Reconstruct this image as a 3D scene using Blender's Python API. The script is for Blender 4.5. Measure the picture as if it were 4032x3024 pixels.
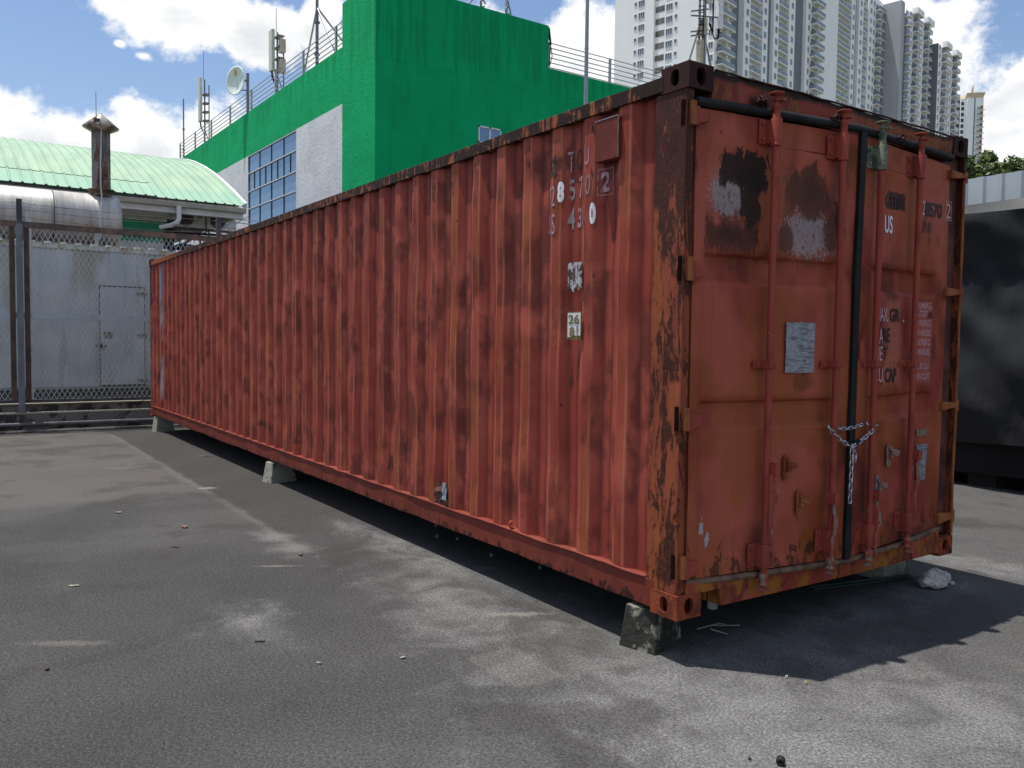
import bpy, bmesh, math, random
from mathutils import Vector, Matrix, noise
PI=math.pi
for o in list(bpy.data.objects): bpy.data.objects.remove(o)
sc=bpy.context.scene
COL=sc.collection
# ------------------------------------------------------------------ camera
GZ=0.21                      # container floor above the ground
CAM=Vector((2.7335,-2.8088,1.5105))
yaw,pitch,roll=2.54449063,-0.05031553,0.01276999
f=Vector((math.cos(yaw)*math.cos(pitch),math.sin(yaw)*math.cos(pitch),math.sin(pitch)))
r0=Vector((math.sin(yaw),-math.cos(yaw),0)); u0=r0.cross(f)
r_=math.cos(roll)*r0+math.sin(roll)*u0; u_=-math.sin(roll)*r0+math.cos(roll)*u0
cam=bpy.data.cameras.new('camera'); co=bpy.data.objects.new('camera',cam); COL.objects.link(co)
co.matrix_world=Matrix(((r_.x,u_.x,-f.x,CAM.x),(r_.y,u_.y,-f.y,CAM.y),(r_.z,u_.z,-f.z,CAM.z),(0,0,0,1)))
cam.sensor_width=36; cam.lens=3272.68/4032*36; cam.clip_end=5000; cam.clip_start=.05
sc.camera=co
# ------------------------------------------------------------------ sun, sky, exposure
SUN=Vector((-.176,-.152,1)).normalized()
EXPO=0.34
sl=bpy.data.lights.new('sun','SUN'); sl.energy=5.0; sl.angle=math.radians(.53); sl.color=(1,.95,.87)
so=bpy.data.objects.new('sun',sl); COL.objects.link(so); so.rotation_euler=SUN.to_track_quat('Z','Y').to_euler()
sc.view_settings.view_transform='Standard'; sc.view_settings.look='None'; sc.view_settings.gamma=1
sc.view_settings.exposure=EXPO
try: sc.view_settings.use_curve_mapping=False
except Exception: pass
sc.render.engine='CYCLES'
W=bpy.data.worlds.new('World'); sc.world=W; W.use_nodes=True
class NT:
    def __init__(s,tree): s.t=tree; s.N=tree.nodes; s.L=tree.links
    def new(s,ty,**k):
        n=s.N.new(ty)
        for a,b in k.items(): setattr(n,a,b)
        return n
    def put(s,sock,v):
        if isinstance(v,bpy.types.NodeSocket): s.L.new(v,sock)
        elif v is not None:
            if sock.type=='RGBA' and len(v)==3: v=(*v,1)
            sock.default_value=v
    def m(s,op,a,b=None,c=None,clamp=False):
        n=s.new('ShaderNodeMath',operation=op,use_clamp=clamp); s.put(n.inputs[0],a); s.put(n.inputs[1],b)
        if c is not None: s.put(n.inputs[2],c)
        return n.outputs[0]
    def mix(s,fac,a,b,blend='MIX'):
        n=s.new('ShaderNodeMix',data_type='RGBA',blend_type=blend); s.put(n.inputs[0],fac); s.put(n.inputs[6],a); s.put(n.inputs[7],b); return n.outputs[2]
    def noise(s,vec,scale=1,detail=4,rough=.55,dist=0):
        n=s.new('ShaderNodeTexNoise'); s.put(n.inputs['Vector'],vec); n.inputs['Scale'].default_value=scale
        n.inputs['Detail'].default_value=detail; n.inputs['Roughness'].default_value=rough; n.inputs['Distortion'].default_value=dist
        return n.outputs[0]
    def vor(s,vec,scale=1,rand=1):
        n=s.new('ShaderNodeTexVoronoi'); s.put(n.inputs['Vector'],vec); n.inputs['Scale'].default_value=scale; n.inputs['Randomness'].default_value=rand; return n.outputs[0]
    def sc(s,vec,v,off=(0,0,0)):
        n=s.new('ShaderNodeMapping'); s.put(n.inputs[0],vec); n.inputs['Scale'].default_value=v; n.inputs['Location'].default_value=off; return n.outputs[0]
    def pos(s): return s.new('ShaderNodeNewGeometry').outputs['Position']
    def obj(s): return s.new('ShaderNodeTexCoord').outputs['Object']
    def xyz(s,vec):
        n=s.new('ShaderNodeSeparateXYZ'); s.put(n.inputs[0],vec); return n.outputs
    def ss(s,x,a,b):   # smoothstep a->b
        n=s.new('ShaderNodeMapRange',interpolation_type='SMOOTHSTEP'); s.put(n.inputs[0],x); n.inputs[1].default_value=a; n.inputs[2].default_value=b; return n.outputs[0]
    def ell(s,a,b,ca,cb,ra,rb):    # 1-|d| : 1 in the centre, 0 on the ellipse
        x=s.m('MULTIPLY',s.m('SUBTRACT',a,ca),1/ra); y=s.m('MULTIPLY',s.m('SUBTRACT',b,cb),1/rb)
        return s.m('SUBTRACT',1,s.m('SQRT',s.m('ADD',s.m('MULTIPLY',x,x),s.m('MULTIPLY',y,y))))
    def box(s,a,b,a0,a1,b0,b1,soft=.02):
        q=s.m('MINIMUM',s.m('MINIMUM',s.m('SUBTRACT',a,a0),s.m('SUBTRACT',a1,a)),s.m('MINIMUM',s.m('SUBTRACT',b,b0),s.m('SUBTRACT',b1,b)))
        return s.m('MULTIPLY',q,1/soft)
w=NT(W.node_tree); w.N.clear()
sky=w.new('ShaderNodeTexSky',sky_type='NISHITA',sun_disc=False,sun_elevation=math.asin(SUN.z),sun_rotation=math.atan2(SUN.x,SUN.y))
sky.air_density=1.0; sky.dust_density=.6; sky.ozone_density=2.0
bg=w.new('ShaderNodeBackground'); bg.inputs[1].default_value=.074
dirv=w.new('ShaderNodeTexCoord').outputs['Generated']
dx,dy,dz=w.xyz(dirv)
az=w.m('MULTIPLY',w.m('ARCTAN2',dy,dx),180/PI)
az=w.m('ADD',az,w.m('MULTIPLY',w.m('LESS_THAN',az,-60),360))
el=w.m('MULTIPLY',w.m('ARCSINE',dz),180/PI)
blobs=[(166.9,19.7,6.0,2.5),(170.5,20.2,2.6,2.0),(162.6,18.9,3.4,2.3),(175.2,10.2,5.0,4.2),(181,10,5,5),(170.0,10.9,6.6,3.6),(165.4,11.6,3.4,4.3),
 (160.5,9,5,4.6),(158.6,19.2,1.9,2.5),(148.6,18.6,4.2,3.4),(141.3,15.5,4.6,6.3),(137,14,6,6.0),(127,13,9,7.5),(120.3,14.5,4.6,6.6),(115,11,6.5,7.3),(122.0,19.2,3.0,2.8),(109,14,6,6),(133,12,8,8),(150,9,9,8),
 (170.9,17.4,.9,.6),(169.5,16.9,1.4,.7),(190,13,8,6),(200,22,9,5),(214,7,13,6.5),(95,14,10,8)]
dens=None
for a,e,ra,re in blobs:
    q=w.ell(az,el,a,e,ra,re)
    if ra<1.5: q=w.m('SUBTRACT',q,.62)
    dens=q if dens is None else w.m('MAXIMUM',dens,q)
# general cumulus field away from the photographed sector
wild=w.m('MULTIPLY',w.m('SUBTRACT',w.noise(w.sc(dirv,(1,1,2.4)),3.2,3,.5),.505),3.2)
away=w.ss(w.m('ABSOLUTE',w.m('SUBTRACT',az,146)),40,58)
up=w.ss(el,26,34)
dens=w.m('MAXIMUM',dens,w.m('SUBTRACT',w.m('ADD',wild,-1),w.m('MULTIPLY',w.m('MAXIMUM',away,up),-1)))
n1=w.noise(w.sc(dirv,(1,1,1.35)),9,10,.60,.15); n2=w.noise(w.sc(dirv,(1,1,1.3)),28,8,.62,.1)
d2=w.m('ADD',dens,w.m('ADD',w.m('MULTIPLY',w.m('SUBTRACT',n1,.5),2.0),w.m('MULTIPLY',w.m('SUBTRACT',n2,.5),.8)))
mask=w.ss(d2,-.02,.34)
shade=w.ss(w.m('ADD',w.noise(w.sc(dirv,(1,1,1.8),(.3,.1,.2)),7,7,.55),w.m('MULTIPLY',w.m('SUBTRACT',d2,.4),.20)),.50,.88)
ccol=w.mix(shade,(11.8,11.8,11.7),(7.8,8.1,8.6))
skyc=w.mix(1,sky.outputs[0],(1.45,1.48,1.55),'MULTIPLY')
hz=w.m('MULTIPLY',w.ss(el,26,0),.26)
skyc=w.mix(hz,skyc,(5.2,6.1,7.4))
w.put(bg.inputs[0],w.mix(mask,skyc,ccol))
w.L.new(bg.outputs[0],w.new('ShaderNodeOutputWorld').inputs[0])
# ------------------------------------------------------------------ helpers
def pr(*a): pass
class Mat(NT):
    def __init__(s,name):
        s.mat=bpy.data.materials.new(name); s.mat.use_nodes=True; super().__init__(s.mat.node_tree)
        s.b=s.N['Principled BSDF']; s.out=s.N['Material Output']
    def fin(s,color,rough=.6,metal=0,bump=None,bs=.3,bd=.01,alpha=None,spec=None,coat=None):
        s.put(s.b.inputs['Base Color'],color); s.put(s.b.inputs['Roughness'],rough); s.put(s.b.inputs['Metallic'],metal)
        if spec is not None: s.b.inputs['Specular IOR Level'].default_value=spec
        if alpha is not None: s.put(s.b.inputs['Alpha'],alpha)
        if bump is not None:
            n=s.new('ShaderNodeBump'); n.inputs['Strength'].default_value=bs; n.inputs['Distance'].default_value=bd
            s.put(n.inputs['Height'],bump); s.L.new(n.outputs[0],s.b.inputs['Normal'])
        return s.mat
def simple(name,col,rough=.6,metal=0,var=.15,scale=6,bs=.1,spec=None):
    m=Mat(name); p=m.obj(); n=m.noise(p,scale,5)
    c=m.mix(m.ss(n,.3,.7),tuple(x*(1-var) for x in col),tuple(min(1,x*(1+var)) for x in col))
    return m.fin(c,rough,metal,n,bs,.004,spec=spec)
class MB:
    def __init__(s): s.gr=[];s.v=[];s.f=[];s.mi=[];s.cur=0;s.sm=[];s.smooth=False
    def add(s,vs,fs,smooth=None):
        b=len(s.v); s.v+= [tuple(x) for x in vs]
        for q in fs: s.f.append(tuple(b+i for i in q)); s.mi.append(s.cur); s.sm.append(s.smooth if smooth is None else smooth)
        return s
    def box(s,x0,x1,y0,y1,z0,z1):
        if x0>x1:x0,x1=x1,x0
        if y0>y1:y0,y1=y1,y0
        if z0>z1:z0,z1=z1,z0
        return s.add([(x,y,z) for x in(x0,x1) for y in(y0,y1) for z in(z0,z1)],[(0,1,3,2),(4,6,7,5),(0,4,5,1),(2,3,7,6),(0,2,6,4),(1,5,7,3)],False)
    def obox(s,c,ax,ay,az):   # centre, half vectors
        c,ax,ay,az=map(Vector,(c,ax,ay,az))
        return s.add([c+i*ax+j*ay+k*az for i in(-1,1) for j in(-1,1) for k in(-1,1)],[(0,1,3,2),(4,6,7,5),(0,4,5,1),(2,3,7,6),(0,2,6,4),(1,5,7,3)],False)
    def bar(s,p0,p1,w,h=None,up=(0,0,1)):
        p0,p1=Vector(p0),Vector(p1); h=h or w; d=(p1-p0)
        if d.length<1e-6: return s
        n=d.normalized(); a=n.cross(Vector(up))
        if a.length<1e-3: a=n.cross(Vector((1,0,0)))
        a.normalize(); b=a.cross(n)
        return s.obox((p0+p1)/2,d/2,a*w/2,b*h/2)
    def cyl(s,p0,p1,r0,r1=None,n=12,caps=True,smooth=True):
        p0,p1=Vector(p0),Vector(p1); r1=r0 if r1 is None else r1; d=(p1-p0).normalized()
        a=d.cross(Vector((0,0,1)));
        if a.length<1e-3:a=d.cross(Vector((1,0,0)))
        a.normalize(); b=d.cross(a)
        vs=[];
        for i in range(n):
            t=2*PI*i/n; q=a*math.cos(t)+b*math.sin(t); vs+=[p0+q*r0,p1+q*r1]
        s.add(vs,[(2*i,2*((i+1)%n),2*((i+1)%n)+1,2*i+1) for i in range(n)],smooth)
        if caps: s.add(vs,[tuple(2*i for i in range(n))[::-1],tuple(2*i+1 for i in range(n))],False)
        return s
    def tube(s,pts,r,n=8,closed=False,caps=True):
        pts=[Vector(p) for p in pts]; N=len(pts); rings=[]; prev=None
        for i,p in enumerate(pts):
            if closed: d=(pts[(i+1)%N]-pts[i-1])
            else: d=pts[min(i+1,N-1)]-pts[max(i-1,0)]
            d.normalize()
            a=prev if prev is not None else (Vector((0,0,1)) if abs(d.z)<.9 else Vector((1,0,0)))
            a=(a-d*a.dot(d)); a.normalize(); prev=a; b=d.cross(a); rr=r[i] if isinstance(r,(list,tuple)) else r
            rings.append([p+(a*math.cos(2*PI*k/n)+b*math.sin(2*PI*k/n))*rr for k in range(n)])
        vs=[v for q in rings for v in q]; fs=[]
        for i in range(N if closed else N-1):
            j=(i+1)%N
            for k in range(n): fs.append((i*n+k,i*n+(k+1)%n,j*n+(k+1)%n,j*n+k))
        s.add(vs,fs,True)
        if caps and not closed: s.add(vs,[tuple(range(n))[::-1],tuple((N-1)*n+k for k in range(n))],False)
        return s
    def lathe(s,base,axis,prof,n=16,ang0=0):
        base=Vector(base);d=Vector(axis).normalized();a=d.cross(Vector((0,0,1)))
        if a.length<1e-3:a=Vector((1,0,0))
        a.normalize();b=d.cross(a);vs=[]
        for (r,h) in prof:
            for k in range(n):
                t=2*PI*k/n+ang0; vs.append(base+d*h+(a*math.cos(t)+b*math.sin(t))*r)
        fs=[(i*n+k,i*n+(k+1)%n,(i+1)*n+(k+1)%n,(i+1)*n+k) for i in range(len(prof)-1) for k in range(n)]
        return s.add(vs,fs,True)
    def prism(s,poly,o,ua,va,wa):  # 2-D polygon in (ua,va) at o, extruded by wa
        o,ua,va,wa=map(Vector,(o,ua,va,wa)); n=len(poly)
        vs=[o+ua*a+va*b for a,b in poly]+[o+ua*a+va*b+wa for a,b in poly]
        return s.add(vs,[tuple(range(n))[::-1],tuple(range(n,2*n))]+[(i,(i+1)%n,n+(i+1)%n,n+i) for i in range(n)],False)
    def grid(s,us,vs_,fn,smooth=True):
        P=[fn(a,b) for a in us for b in vs_]; m=len(vs_)
        return s.add(P,[(i*m+j,(i+1)*m+j,(i+1)*m+j+1,i*m+j+1) for i in range(len(us)-1) for j in range(m-1)],smooth)
    def mesh(s,name,mats,org=(0,0,0)):
        me=bpy.data.meshes.new(name); o=Vector(org)
        me.from_pydata([tuple(Vector(v)-o) for v in s.v],[],s.f)
        for m in (mats if isinstance(mats,(list,tuple)) else [mats]): me.materials.append(m)
        me.polygons.foreach_set('material_index',s.mi); me.polygons.foreach_set('use_smooth',s.sm)
        me.validate(); me.update(); return me
    def build(s,name,mats,parent=None,bevel=0,org=None,label=None):
        if parent is not None: og=ORG[parent.name]
        else: og=Vector(org) if org is not None else Vector(s.v[0] if s.v else (0,0,0))*0
        if bevel or True:
            me=s.mesh(name,mats,og)
            bm=bmesh.new(); bm.from_mesh(me); bmesh.ops.recalc_face_normals(bm,faces=bm.faces); bm.to_mesh(me); bm.free()
        o=bpy.data.objects.new(name,me); COL.objects.link(o)
        if parent is not None: o.parent=parent
        else: o.location=og
        ORG[o.name]=og
        if bevel:
            b=o.modifiers.new('bevel','BEVEL'); b.width=bevel; b.segments=2; b.limit_method='ANGLE'; b.angle_limit=math.radians(40)
        if label: o['label']=label
        return o
ORG={}
def tag(o,label,cat,group=None,kind=None):
    o['label']=label; o['category']=cat
    if group:o['group']=group
    if kind:o['kind']=kind
    return o
def empty(name,loc,label,cat,group=None):
    o=bpy.data.objects.new(name,None); o.location=loc; o.empty_display_size=.2; COL.objects.link(o); ORG[o.name]=Vector(loc); return tag(o,label,cat,group)
def struct(o): o['kind']='structure'; return o
def copytree(o,delta,parent=None):
    c=o.copy(); COL.objects.link(c)
    if parent is None: c.location=Vector(o.location)+Vector(delta)
    else: c.parent=parent
    for ch in list(o.children): copytree(ch,delta,c)
    return c
def nz(x,y,z=0): return noise.noise(Vector((x,y,z)))
random.seed(7)

# ================================================================== materials
def asphalt():
    m=Mat('asphalt'); p=m.pos(); X,Y,Z=m.xyz(p)
    big=m.noise(p,.55,4,.55,.4); mid=m.noise(p,2.6,5,.6,.3); g1=m.noise(p,75,3,.6); g2=m.vor(p,190); g3=m.noise(p,260,2,.6)
    c=m.mix(m.ss(big,.35,.68),(.037,.0372,.0375),(.060,.060,.0595)); c=m.mix(m.m('MULTIPLY',m.ss(m.m('ADD',X,Y),-1.6,.8),.55),c,(.085,.085,.084))
    c=m.mix(m.m('MULTIPLY',m.ss(mid,.45,.72),.5),c,(.046,.044,.046))
    # fresh darker strip of asphalt beside the container
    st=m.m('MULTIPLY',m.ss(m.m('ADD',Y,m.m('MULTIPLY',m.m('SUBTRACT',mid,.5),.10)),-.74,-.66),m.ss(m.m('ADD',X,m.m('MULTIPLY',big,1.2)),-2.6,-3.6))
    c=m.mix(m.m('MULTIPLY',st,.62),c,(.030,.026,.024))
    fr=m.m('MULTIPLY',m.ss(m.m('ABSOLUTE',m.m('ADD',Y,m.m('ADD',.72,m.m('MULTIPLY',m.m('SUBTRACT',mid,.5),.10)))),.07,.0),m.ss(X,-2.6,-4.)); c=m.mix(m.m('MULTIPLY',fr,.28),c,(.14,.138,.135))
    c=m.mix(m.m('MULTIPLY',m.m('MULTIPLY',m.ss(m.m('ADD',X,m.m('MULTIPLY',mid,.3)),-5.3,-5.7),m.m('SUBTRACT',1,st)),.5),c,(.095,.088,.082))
    pale=None
    for (cx,cy,rx,ry) in ((-2.45,-.1,1.2,.22),(-1.3,-.45,.9,.34),(-1.6,-1.5,.40,.22),(.75,.25,.65,.5),(1.1,.6,.9,.8),(.6,-.1,1.6,.9),(-.1,-.35,.5,.16),(.2,.65,.5,.3),(-.05,3.15,.45,.25),(-3.2,-.75,.5,.14),(.5,-.55,1.0,.4),(-.05,1.6,.2,1.1)):
        q=m.ell(X,Y,cx,cy,rx,ry); pale=q if pale is None else m.m('MAXIMUM',pale,q)
    pale=m.m('ADD',pale,m.m('MULTIPLY',m.m('SUBTRACT',m.noise(p,3.2,8,.66,.6),.5),4.2))
    pf=m.ss(pale,-.4,1.5)
    grain=m.ss(m.m('ADD',m.m('MULTIPLY',m.noise(p,85,6,.85),.6),m.m('MULTIPLY',g3,.4)),.40,.64)
    c=m.mix(m.m('MULTIPLY',pf,m.m('ADD',m.m('MULTIPLY',grain,.80),.06)),c,(.255,.255,.255))
    RU=m.m('ADD',m.m('MULTIPLY',X,.5),m.m('MULTIPLY',Y,.866)); RV=m.m('ADD',m.m('MULTIPLY',X,-.866),m.m('MULTIPLY',Y,.5))
    # square repair patch and painted remains
    pt=m.box(X,Y,-.62,-.16,-.80,-.50,.03); c=m.mix(m.m('MULTIPLY',m.ss(m.m('ADD',pt,m.m('MULTIPLY',m.m('SUBTRACT',mid,.5),3.)),.0,.9),m.m('ADD',m.m('MULTIPLY',grain,.24),.03)),c,(.27,.245,.21))
    for (cx,cy,rx,ry,k) in ((-5.87,-.66,.12,.09,.45),(-2.66,-1.01,.20,.025,.35),(-1.83,-2.36,.3,.06,.16),(-7.7,-1.22,.2,.04,.2),(-1.0,-.2,.3,.05,.3)):
        q=m.ss(m.m('ADD',m.ell(RU,RV,.5*cx+.866*cy,-.866*cx+.5*cy,rx,ry),m.m('MULTIPLY',m.m('SUBTRACT',m.noise(p,14,5,.6),.5),1.6)),.1,.7)
        c=m.mix(m.m('MULTIPLY',q,k),c,(.30,.28,.25))
    oil=m.ss(m.m('ADD',m.noise(p,.9,6,.62,.8),m.m('MULTIPLY',m.noise(m.sc(p,(1,1,1),(5,5,0)),3.1,5,.6),.35)),.70,.80); c=m.mix(m.m('MULTIPLY',oil,.55),c,(.030,.029,.028))
    # drag lines across the yard
    ln=m.noise(m.sc(p,(9,.5,1)),1,5,.6); c=m.mix(m.m('MULTIPLY',m.ss(ln,.60,.78),m.m('MULTIPLY',m.ss(X,-3,-6),.35)),c,(.15,.14,.13))
    # aggregate
    gg=m.noise(p,70,6,.9); g4=m.vor(p,95); c=m.mix(1,c,m.mix(m.ss(gg,.42,.60),(.60,.60,.61),(1.42,1.41,1.40)),'MULTIPLY'); c=m.mix(m.m('MULTIPLY',m.ss(g4,.28,.12),.45),c,(.17,.168,.162))
    c=m.mix(m.ss(g2,.30,.06),c,m.mix(1,c,(1.75,1.72,1.68),'MULTIPLY'))
    c=m.mix(m.ss(g1,.44,.30),c,m.mix(1,c,(.45,.45,.46),'MULTIPLY'))
    sp=m.vor(p,20); c=m.mix(m.ss(sp,.045,.025),c,(.26,.25,.22))
    h=m.m('ADD',m.m('MULTIPLY',m.noise(p,140,4,.8),.8),m.m('MULTIPLY',m.vor(p,170),.4))
    return m.fin(c,.9,0,h,.6,.006,spec=.25)
def container_paint(kind):
    m=Mat('container_'+kind); p=m.pos(); X,Y,Z=m.xyz(p)
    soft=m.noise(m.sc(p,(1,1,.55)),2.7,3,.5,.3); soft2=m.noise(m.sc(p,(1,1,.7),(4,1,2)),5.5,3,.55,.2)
    fine=m.noise(p,60,5,.65); streak=m.noise(m.sc(p,(9,9,.7)),2.2,5,.6); rustn=m.noise(m.sc(p,(1,1,.5)),7,9,.66,.6)
    crust=m.noise(m.sc(p,(1,1,.45)),16,8,.68,.8)
    base=m.mix(m.ss(soft,.40,.62),(.24,.042,.029),(.345,.076,.052))
    if kind=='side':
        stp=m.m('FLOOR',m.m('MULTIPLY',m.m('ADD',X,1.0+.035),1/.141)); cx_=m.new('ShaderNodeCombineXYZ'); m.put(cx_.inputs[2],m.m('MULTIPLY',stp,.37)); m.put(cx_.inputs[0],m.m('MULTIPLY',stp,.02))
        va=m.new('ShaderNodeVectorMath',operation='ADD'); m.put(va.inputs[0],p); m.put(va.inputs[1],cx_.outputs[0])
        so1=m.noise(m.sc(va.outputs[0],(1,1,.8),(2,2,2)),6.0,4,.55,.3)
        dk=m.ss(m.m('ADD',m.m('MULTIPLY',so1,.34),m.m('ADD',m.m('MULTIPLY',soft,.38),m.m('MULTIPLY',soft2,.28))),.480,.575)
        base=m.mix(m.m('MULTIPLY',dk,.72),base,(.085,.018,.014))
    else:
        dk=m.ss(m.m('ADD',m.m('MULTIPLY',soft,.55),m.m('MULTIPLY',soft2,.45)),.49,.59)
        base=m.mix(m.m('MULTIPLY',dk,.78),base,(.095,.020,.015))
    rough=m.mix(m.ss(fine,.3,.7),(.50,)*3,(.72,)*3); bump=m.m('MULTIPLY',fine,.4); bs=.25
    if kind=='side':
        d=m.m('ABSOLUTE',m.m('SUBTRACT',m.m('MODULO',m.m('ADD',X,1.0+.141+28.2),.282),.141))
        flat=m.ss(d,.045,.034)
        fold_shade=m.m('MULTIPLY',m.ss(d,.080,.104),m.ss(d,.128,.108)); base=m.mix(m.m('MULTIPLY',fold_shade,.50),base,(.06,.014,.011))  # dark lines along the inner folds: rib shade put into the colour
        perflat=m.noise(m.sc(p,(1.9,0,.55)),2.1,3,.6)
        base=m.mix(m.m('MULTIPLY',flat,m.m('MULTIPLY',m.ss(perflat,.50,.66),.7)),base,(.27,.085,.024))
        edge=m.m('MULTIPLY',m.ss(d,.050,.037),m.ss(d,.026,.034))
        base=m.mix(m.m('MULTIPLY',edge,m.m('MULTIPLY',m.ss(streak,.38,.58),.62)),base,(.46,.16,.09))  # pale worn edges, brightened further as a painted rib highlight
        base=m.mix(m.m('MULTIPLY',m.ss(streak,.60,.75),.35),base,(.22,.07,.025))
        # flaking rust scars, dense low down and on the flats
        lo=m.ss(Z,1.0,.35); hi=m.ss(Z,1.9,2.6)
        thr=m.m('ADD',m.m('ADD',crust,m.m('MULTIPLY',lo,.035)),m.m('MULTIPLY',m.m('MULTIPLY',flat,hi),.07))
        base=m.mix(m.m('MULTIPLY',m.ss(thr,.672,.700),.9),base,(.030,.013,.010))
        chip=m.noise(m.sc(p,(1,1,.33)),52,5,.72,.6); base=m.mix(m.m('MULTIPLY',m.ss(m.m('ADD',chip,m.m('ADD',m.m('MULTIPLY',flat,.035),m.m('MULTIPLY',m.noise(p,1.6,2),.10))),.745,.765),.85),base,(.035,.013,.010))
        for (cx,cz,rx,rz) in ((-2.86,.50+GZ,.05,.10),(-3.12,.33+GZ,.05,.09),(-6.2,.37+GZ,.30,.06),(-5.2,.3+GZ,.12,.04),(-1.0,2.28+GZ,.10,.05),(-.87,1.12+GZ,.02,.16)):
            q=m.ss(m.m('ADD',m.ell(X,Z,cx,cz,rx,rz),m.m('MULTIPLY',m.m('SUBTRACT',crust,.5),4.)),.2,.6); base=m.mix(m.m('MULTIPLY',q,.75),base,(.045,.018,.013))
        # scraped grey-blue strip near the far end
        q=m.box(X,Z,-11.42,-11.28,.5,2.72,.02); q2=m.ss(m.m('ADD',m.m('MINIMUM',q,1),m.m('MULTIPLY',m.m('SUBTRACT',m.noise(m.sc(p,(5,5,1.2)),1.6,6,.6),.5),5.)),.7,1.3)
        base=m.mix(m.m('MULTIPLY',q2,.9),base,(.22,.25,.30))
        q=m.box(X,Z,-11.37,-11.29,2.15,2.72,.02); base=m.mix(m.m('MULTIPLY',m.ss(q,.2,.8),.8),base,(.05,.09,.28))
        bump=m.m('ADD',bump,m.m('MULTIPLY',m.ss(thr,.69,.74),-.8))
    elif kind=='door':
        base=m.mix(m.m('MULTIPLY',m.ss(m.noise(m.sc(p,(1,1,.8),(8,2,5)),1.7,3,.5),.42,.58),.7),base,(.44,.108,.070))
        och=m.ss(m.noise(m.sc(p,(1,1,.8),(3,7,1)),2.3,4,.55,.4),.44,.60)
        base=m.mix(m.m('MULTIPLY',och,.52),base,(.27,.080,.016))
        sp=m.ss(m.noise(p,85,3,.7),.66,.72); base=m.mix(m.m('MULTIPLY',m.m('MULTIPLY',sp,och),.7),base,(.42,.20,.06))
        g=GZ
        c2=m.noise(m.sc(p,(1,1,.75)),62,6,.78,.2)
        def patch(cy,cz,ry,rz,col,k=1.,lo=.1,hi=.6,amp=1.3,nn=None,box=False):
            nonlocal base
            q=m.box(Y,Z,cy-ry,cy+ry,cz+g-rz,cz+g+rz,min(ry,rz)) if box else m.ell(Y,Z,cy,cz+g,ry,rz)
            q=m.ss(m.m('ADD',q,m.m('MULTIPLY',m.m('SUBTRACT',nn or crust,.5),amp)),lo,hi); base=m.mix(m.m('MULTIPLY',q,k),base,col)
        speck=m.ss(c2,.47,.56)
        patch(.26,2.10,.10,.10,(.32,.13,.10),.8)
        patch(.30,1.98,.15,.11,(.13,.05,.035),.9); 
        q=m.ss(m.m('ADD',c2,m.m('MULTIPLY',m.m('MINIMUM',m.ell(Y,Z,.29,2.01+g,.17,.13),.5),.42)),.60,.68); base=m.mix(m.m('MULTIPLY',q,.8),base,(.30,.26,.265))
        patch(.40,2.145,.16,.085,(.016,.009,.007),.95,-.05,.18,3.2,box=True)
        patch(.445,1.97,.075,.19,(.018,.010,.008),.95,-.05,.25,3.6,box=True)
        patch(.32,1.82,.19,.09,(.085,.028,.018),.92,-.05,.55,2.6,box=True); patch(.30,1.83,.11,.05,(.05,.018,.014),.7,-.2,.8,2.6)
        patch(.87,1.98,.23,.23,(.13,.048,.03),.8,-.05,.45,2.4,box=True)
        q=m.ss(m.m('ADD',c2,m.m('MULTIPLY',m.m('MINIMUM',m.ell(Y,Z,.87,1.87+g,.25,.17),.5),.42)),.60,.68); base=m.mix(m.m('MULTIPLY',q,.8),base,(.30,.26,.265))
        patch(.87,2.09,.17,.15,(.095,.034,.021),.93,.0,.22,1.5); patch(.87,2.10,.10,.09,(.06,.024,.017),.6,-.2,.6,2.5)
        patch(1.06,1.90,.10,.11,(.12,.042,.026),.88,.0,.3,1.6); patch(.70,1.84,.06,.09,(.10,.036,.022),.88,.0,.3,1.8); patch(1.08,1.99,.05,.10,(.02,.011,.009),.85,.35,.55,4.)
        patch(1.66,2.125,.10,.055,(.055,.020,.016),.95,.0,.25,.8,box=True)
        patch(.855,1.11,.12,.07,(.17,.05,.015),.8); patch(.92,.27,.10,.13,(.20,.06,.012),.85); patch(.95,.23,.05,.07,(.04,.015,.01),.8,.3,.5,3.)
        patch(2.05,1.32,.10,.25,(.40,.115,.085),.75,.0,.4,.5,box=True); patch(1.66,1.33,.12,.27,(.42,.13,.09),.75,.0,.5,.9,box=True); patch(2.10,2.10,.13,.13,(.36,.10,.07),.6,.0,.5,.9,box=True)
        chp=m.noise(m.sc(p,(1,1,.4),(1,3,1)),48,6,.74,.6); base=m.mix(m.m('MULTIPLY',m.ss(m.m('ADD',chp,m.m('MULTIPLY',m.noise(p,1.3,3,.5),.16)),.735,.755),.85),base,(.045,.016,.011))
        run=m.noise(m.sc(p,(1,14,.5),(2,1,1)),1.6,5,.65); base=m.mix(m.m('MULTIPLY',m.ss(run,.60,.72),.35),base,(.14,.035,.016))
        wht=m.noise(m.sc(p,(1,1,.6),(9,9,9)),36,6,.75,.7); base=m.mix(m.m('MULTIPLY',m.ss(wht,.755,.765),.7),base,(.36,.30,.28))
        lowr=m.ss(m.m('ADD',m.m('MULTIPLY',m.ss(Z,.75,.32),.22),crust),.70,.74); base=m.mix(m.m('MULTIPLY',lowr,.8),base,(.055,.022,.012))
        patch(.17,.42,.020,.05,(.36,.36,.40),.9,.2,.4,3.,c2); patch(.21,.36,.018,.05,(.36,.36,.40),.9,.2,.4,3.,c2)
        base=m.mix(m.m('MULTIPLY',m.ss(crust,.73,.76),.7),base,(.05,.02,.014))
    elif kind=='post':
        base=m.mix(m.ss(streak,.38,.62),(.23,.052,.032),(.27,.078,.028))
        up=m.ss(Z,1.9,2.55)
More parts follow.
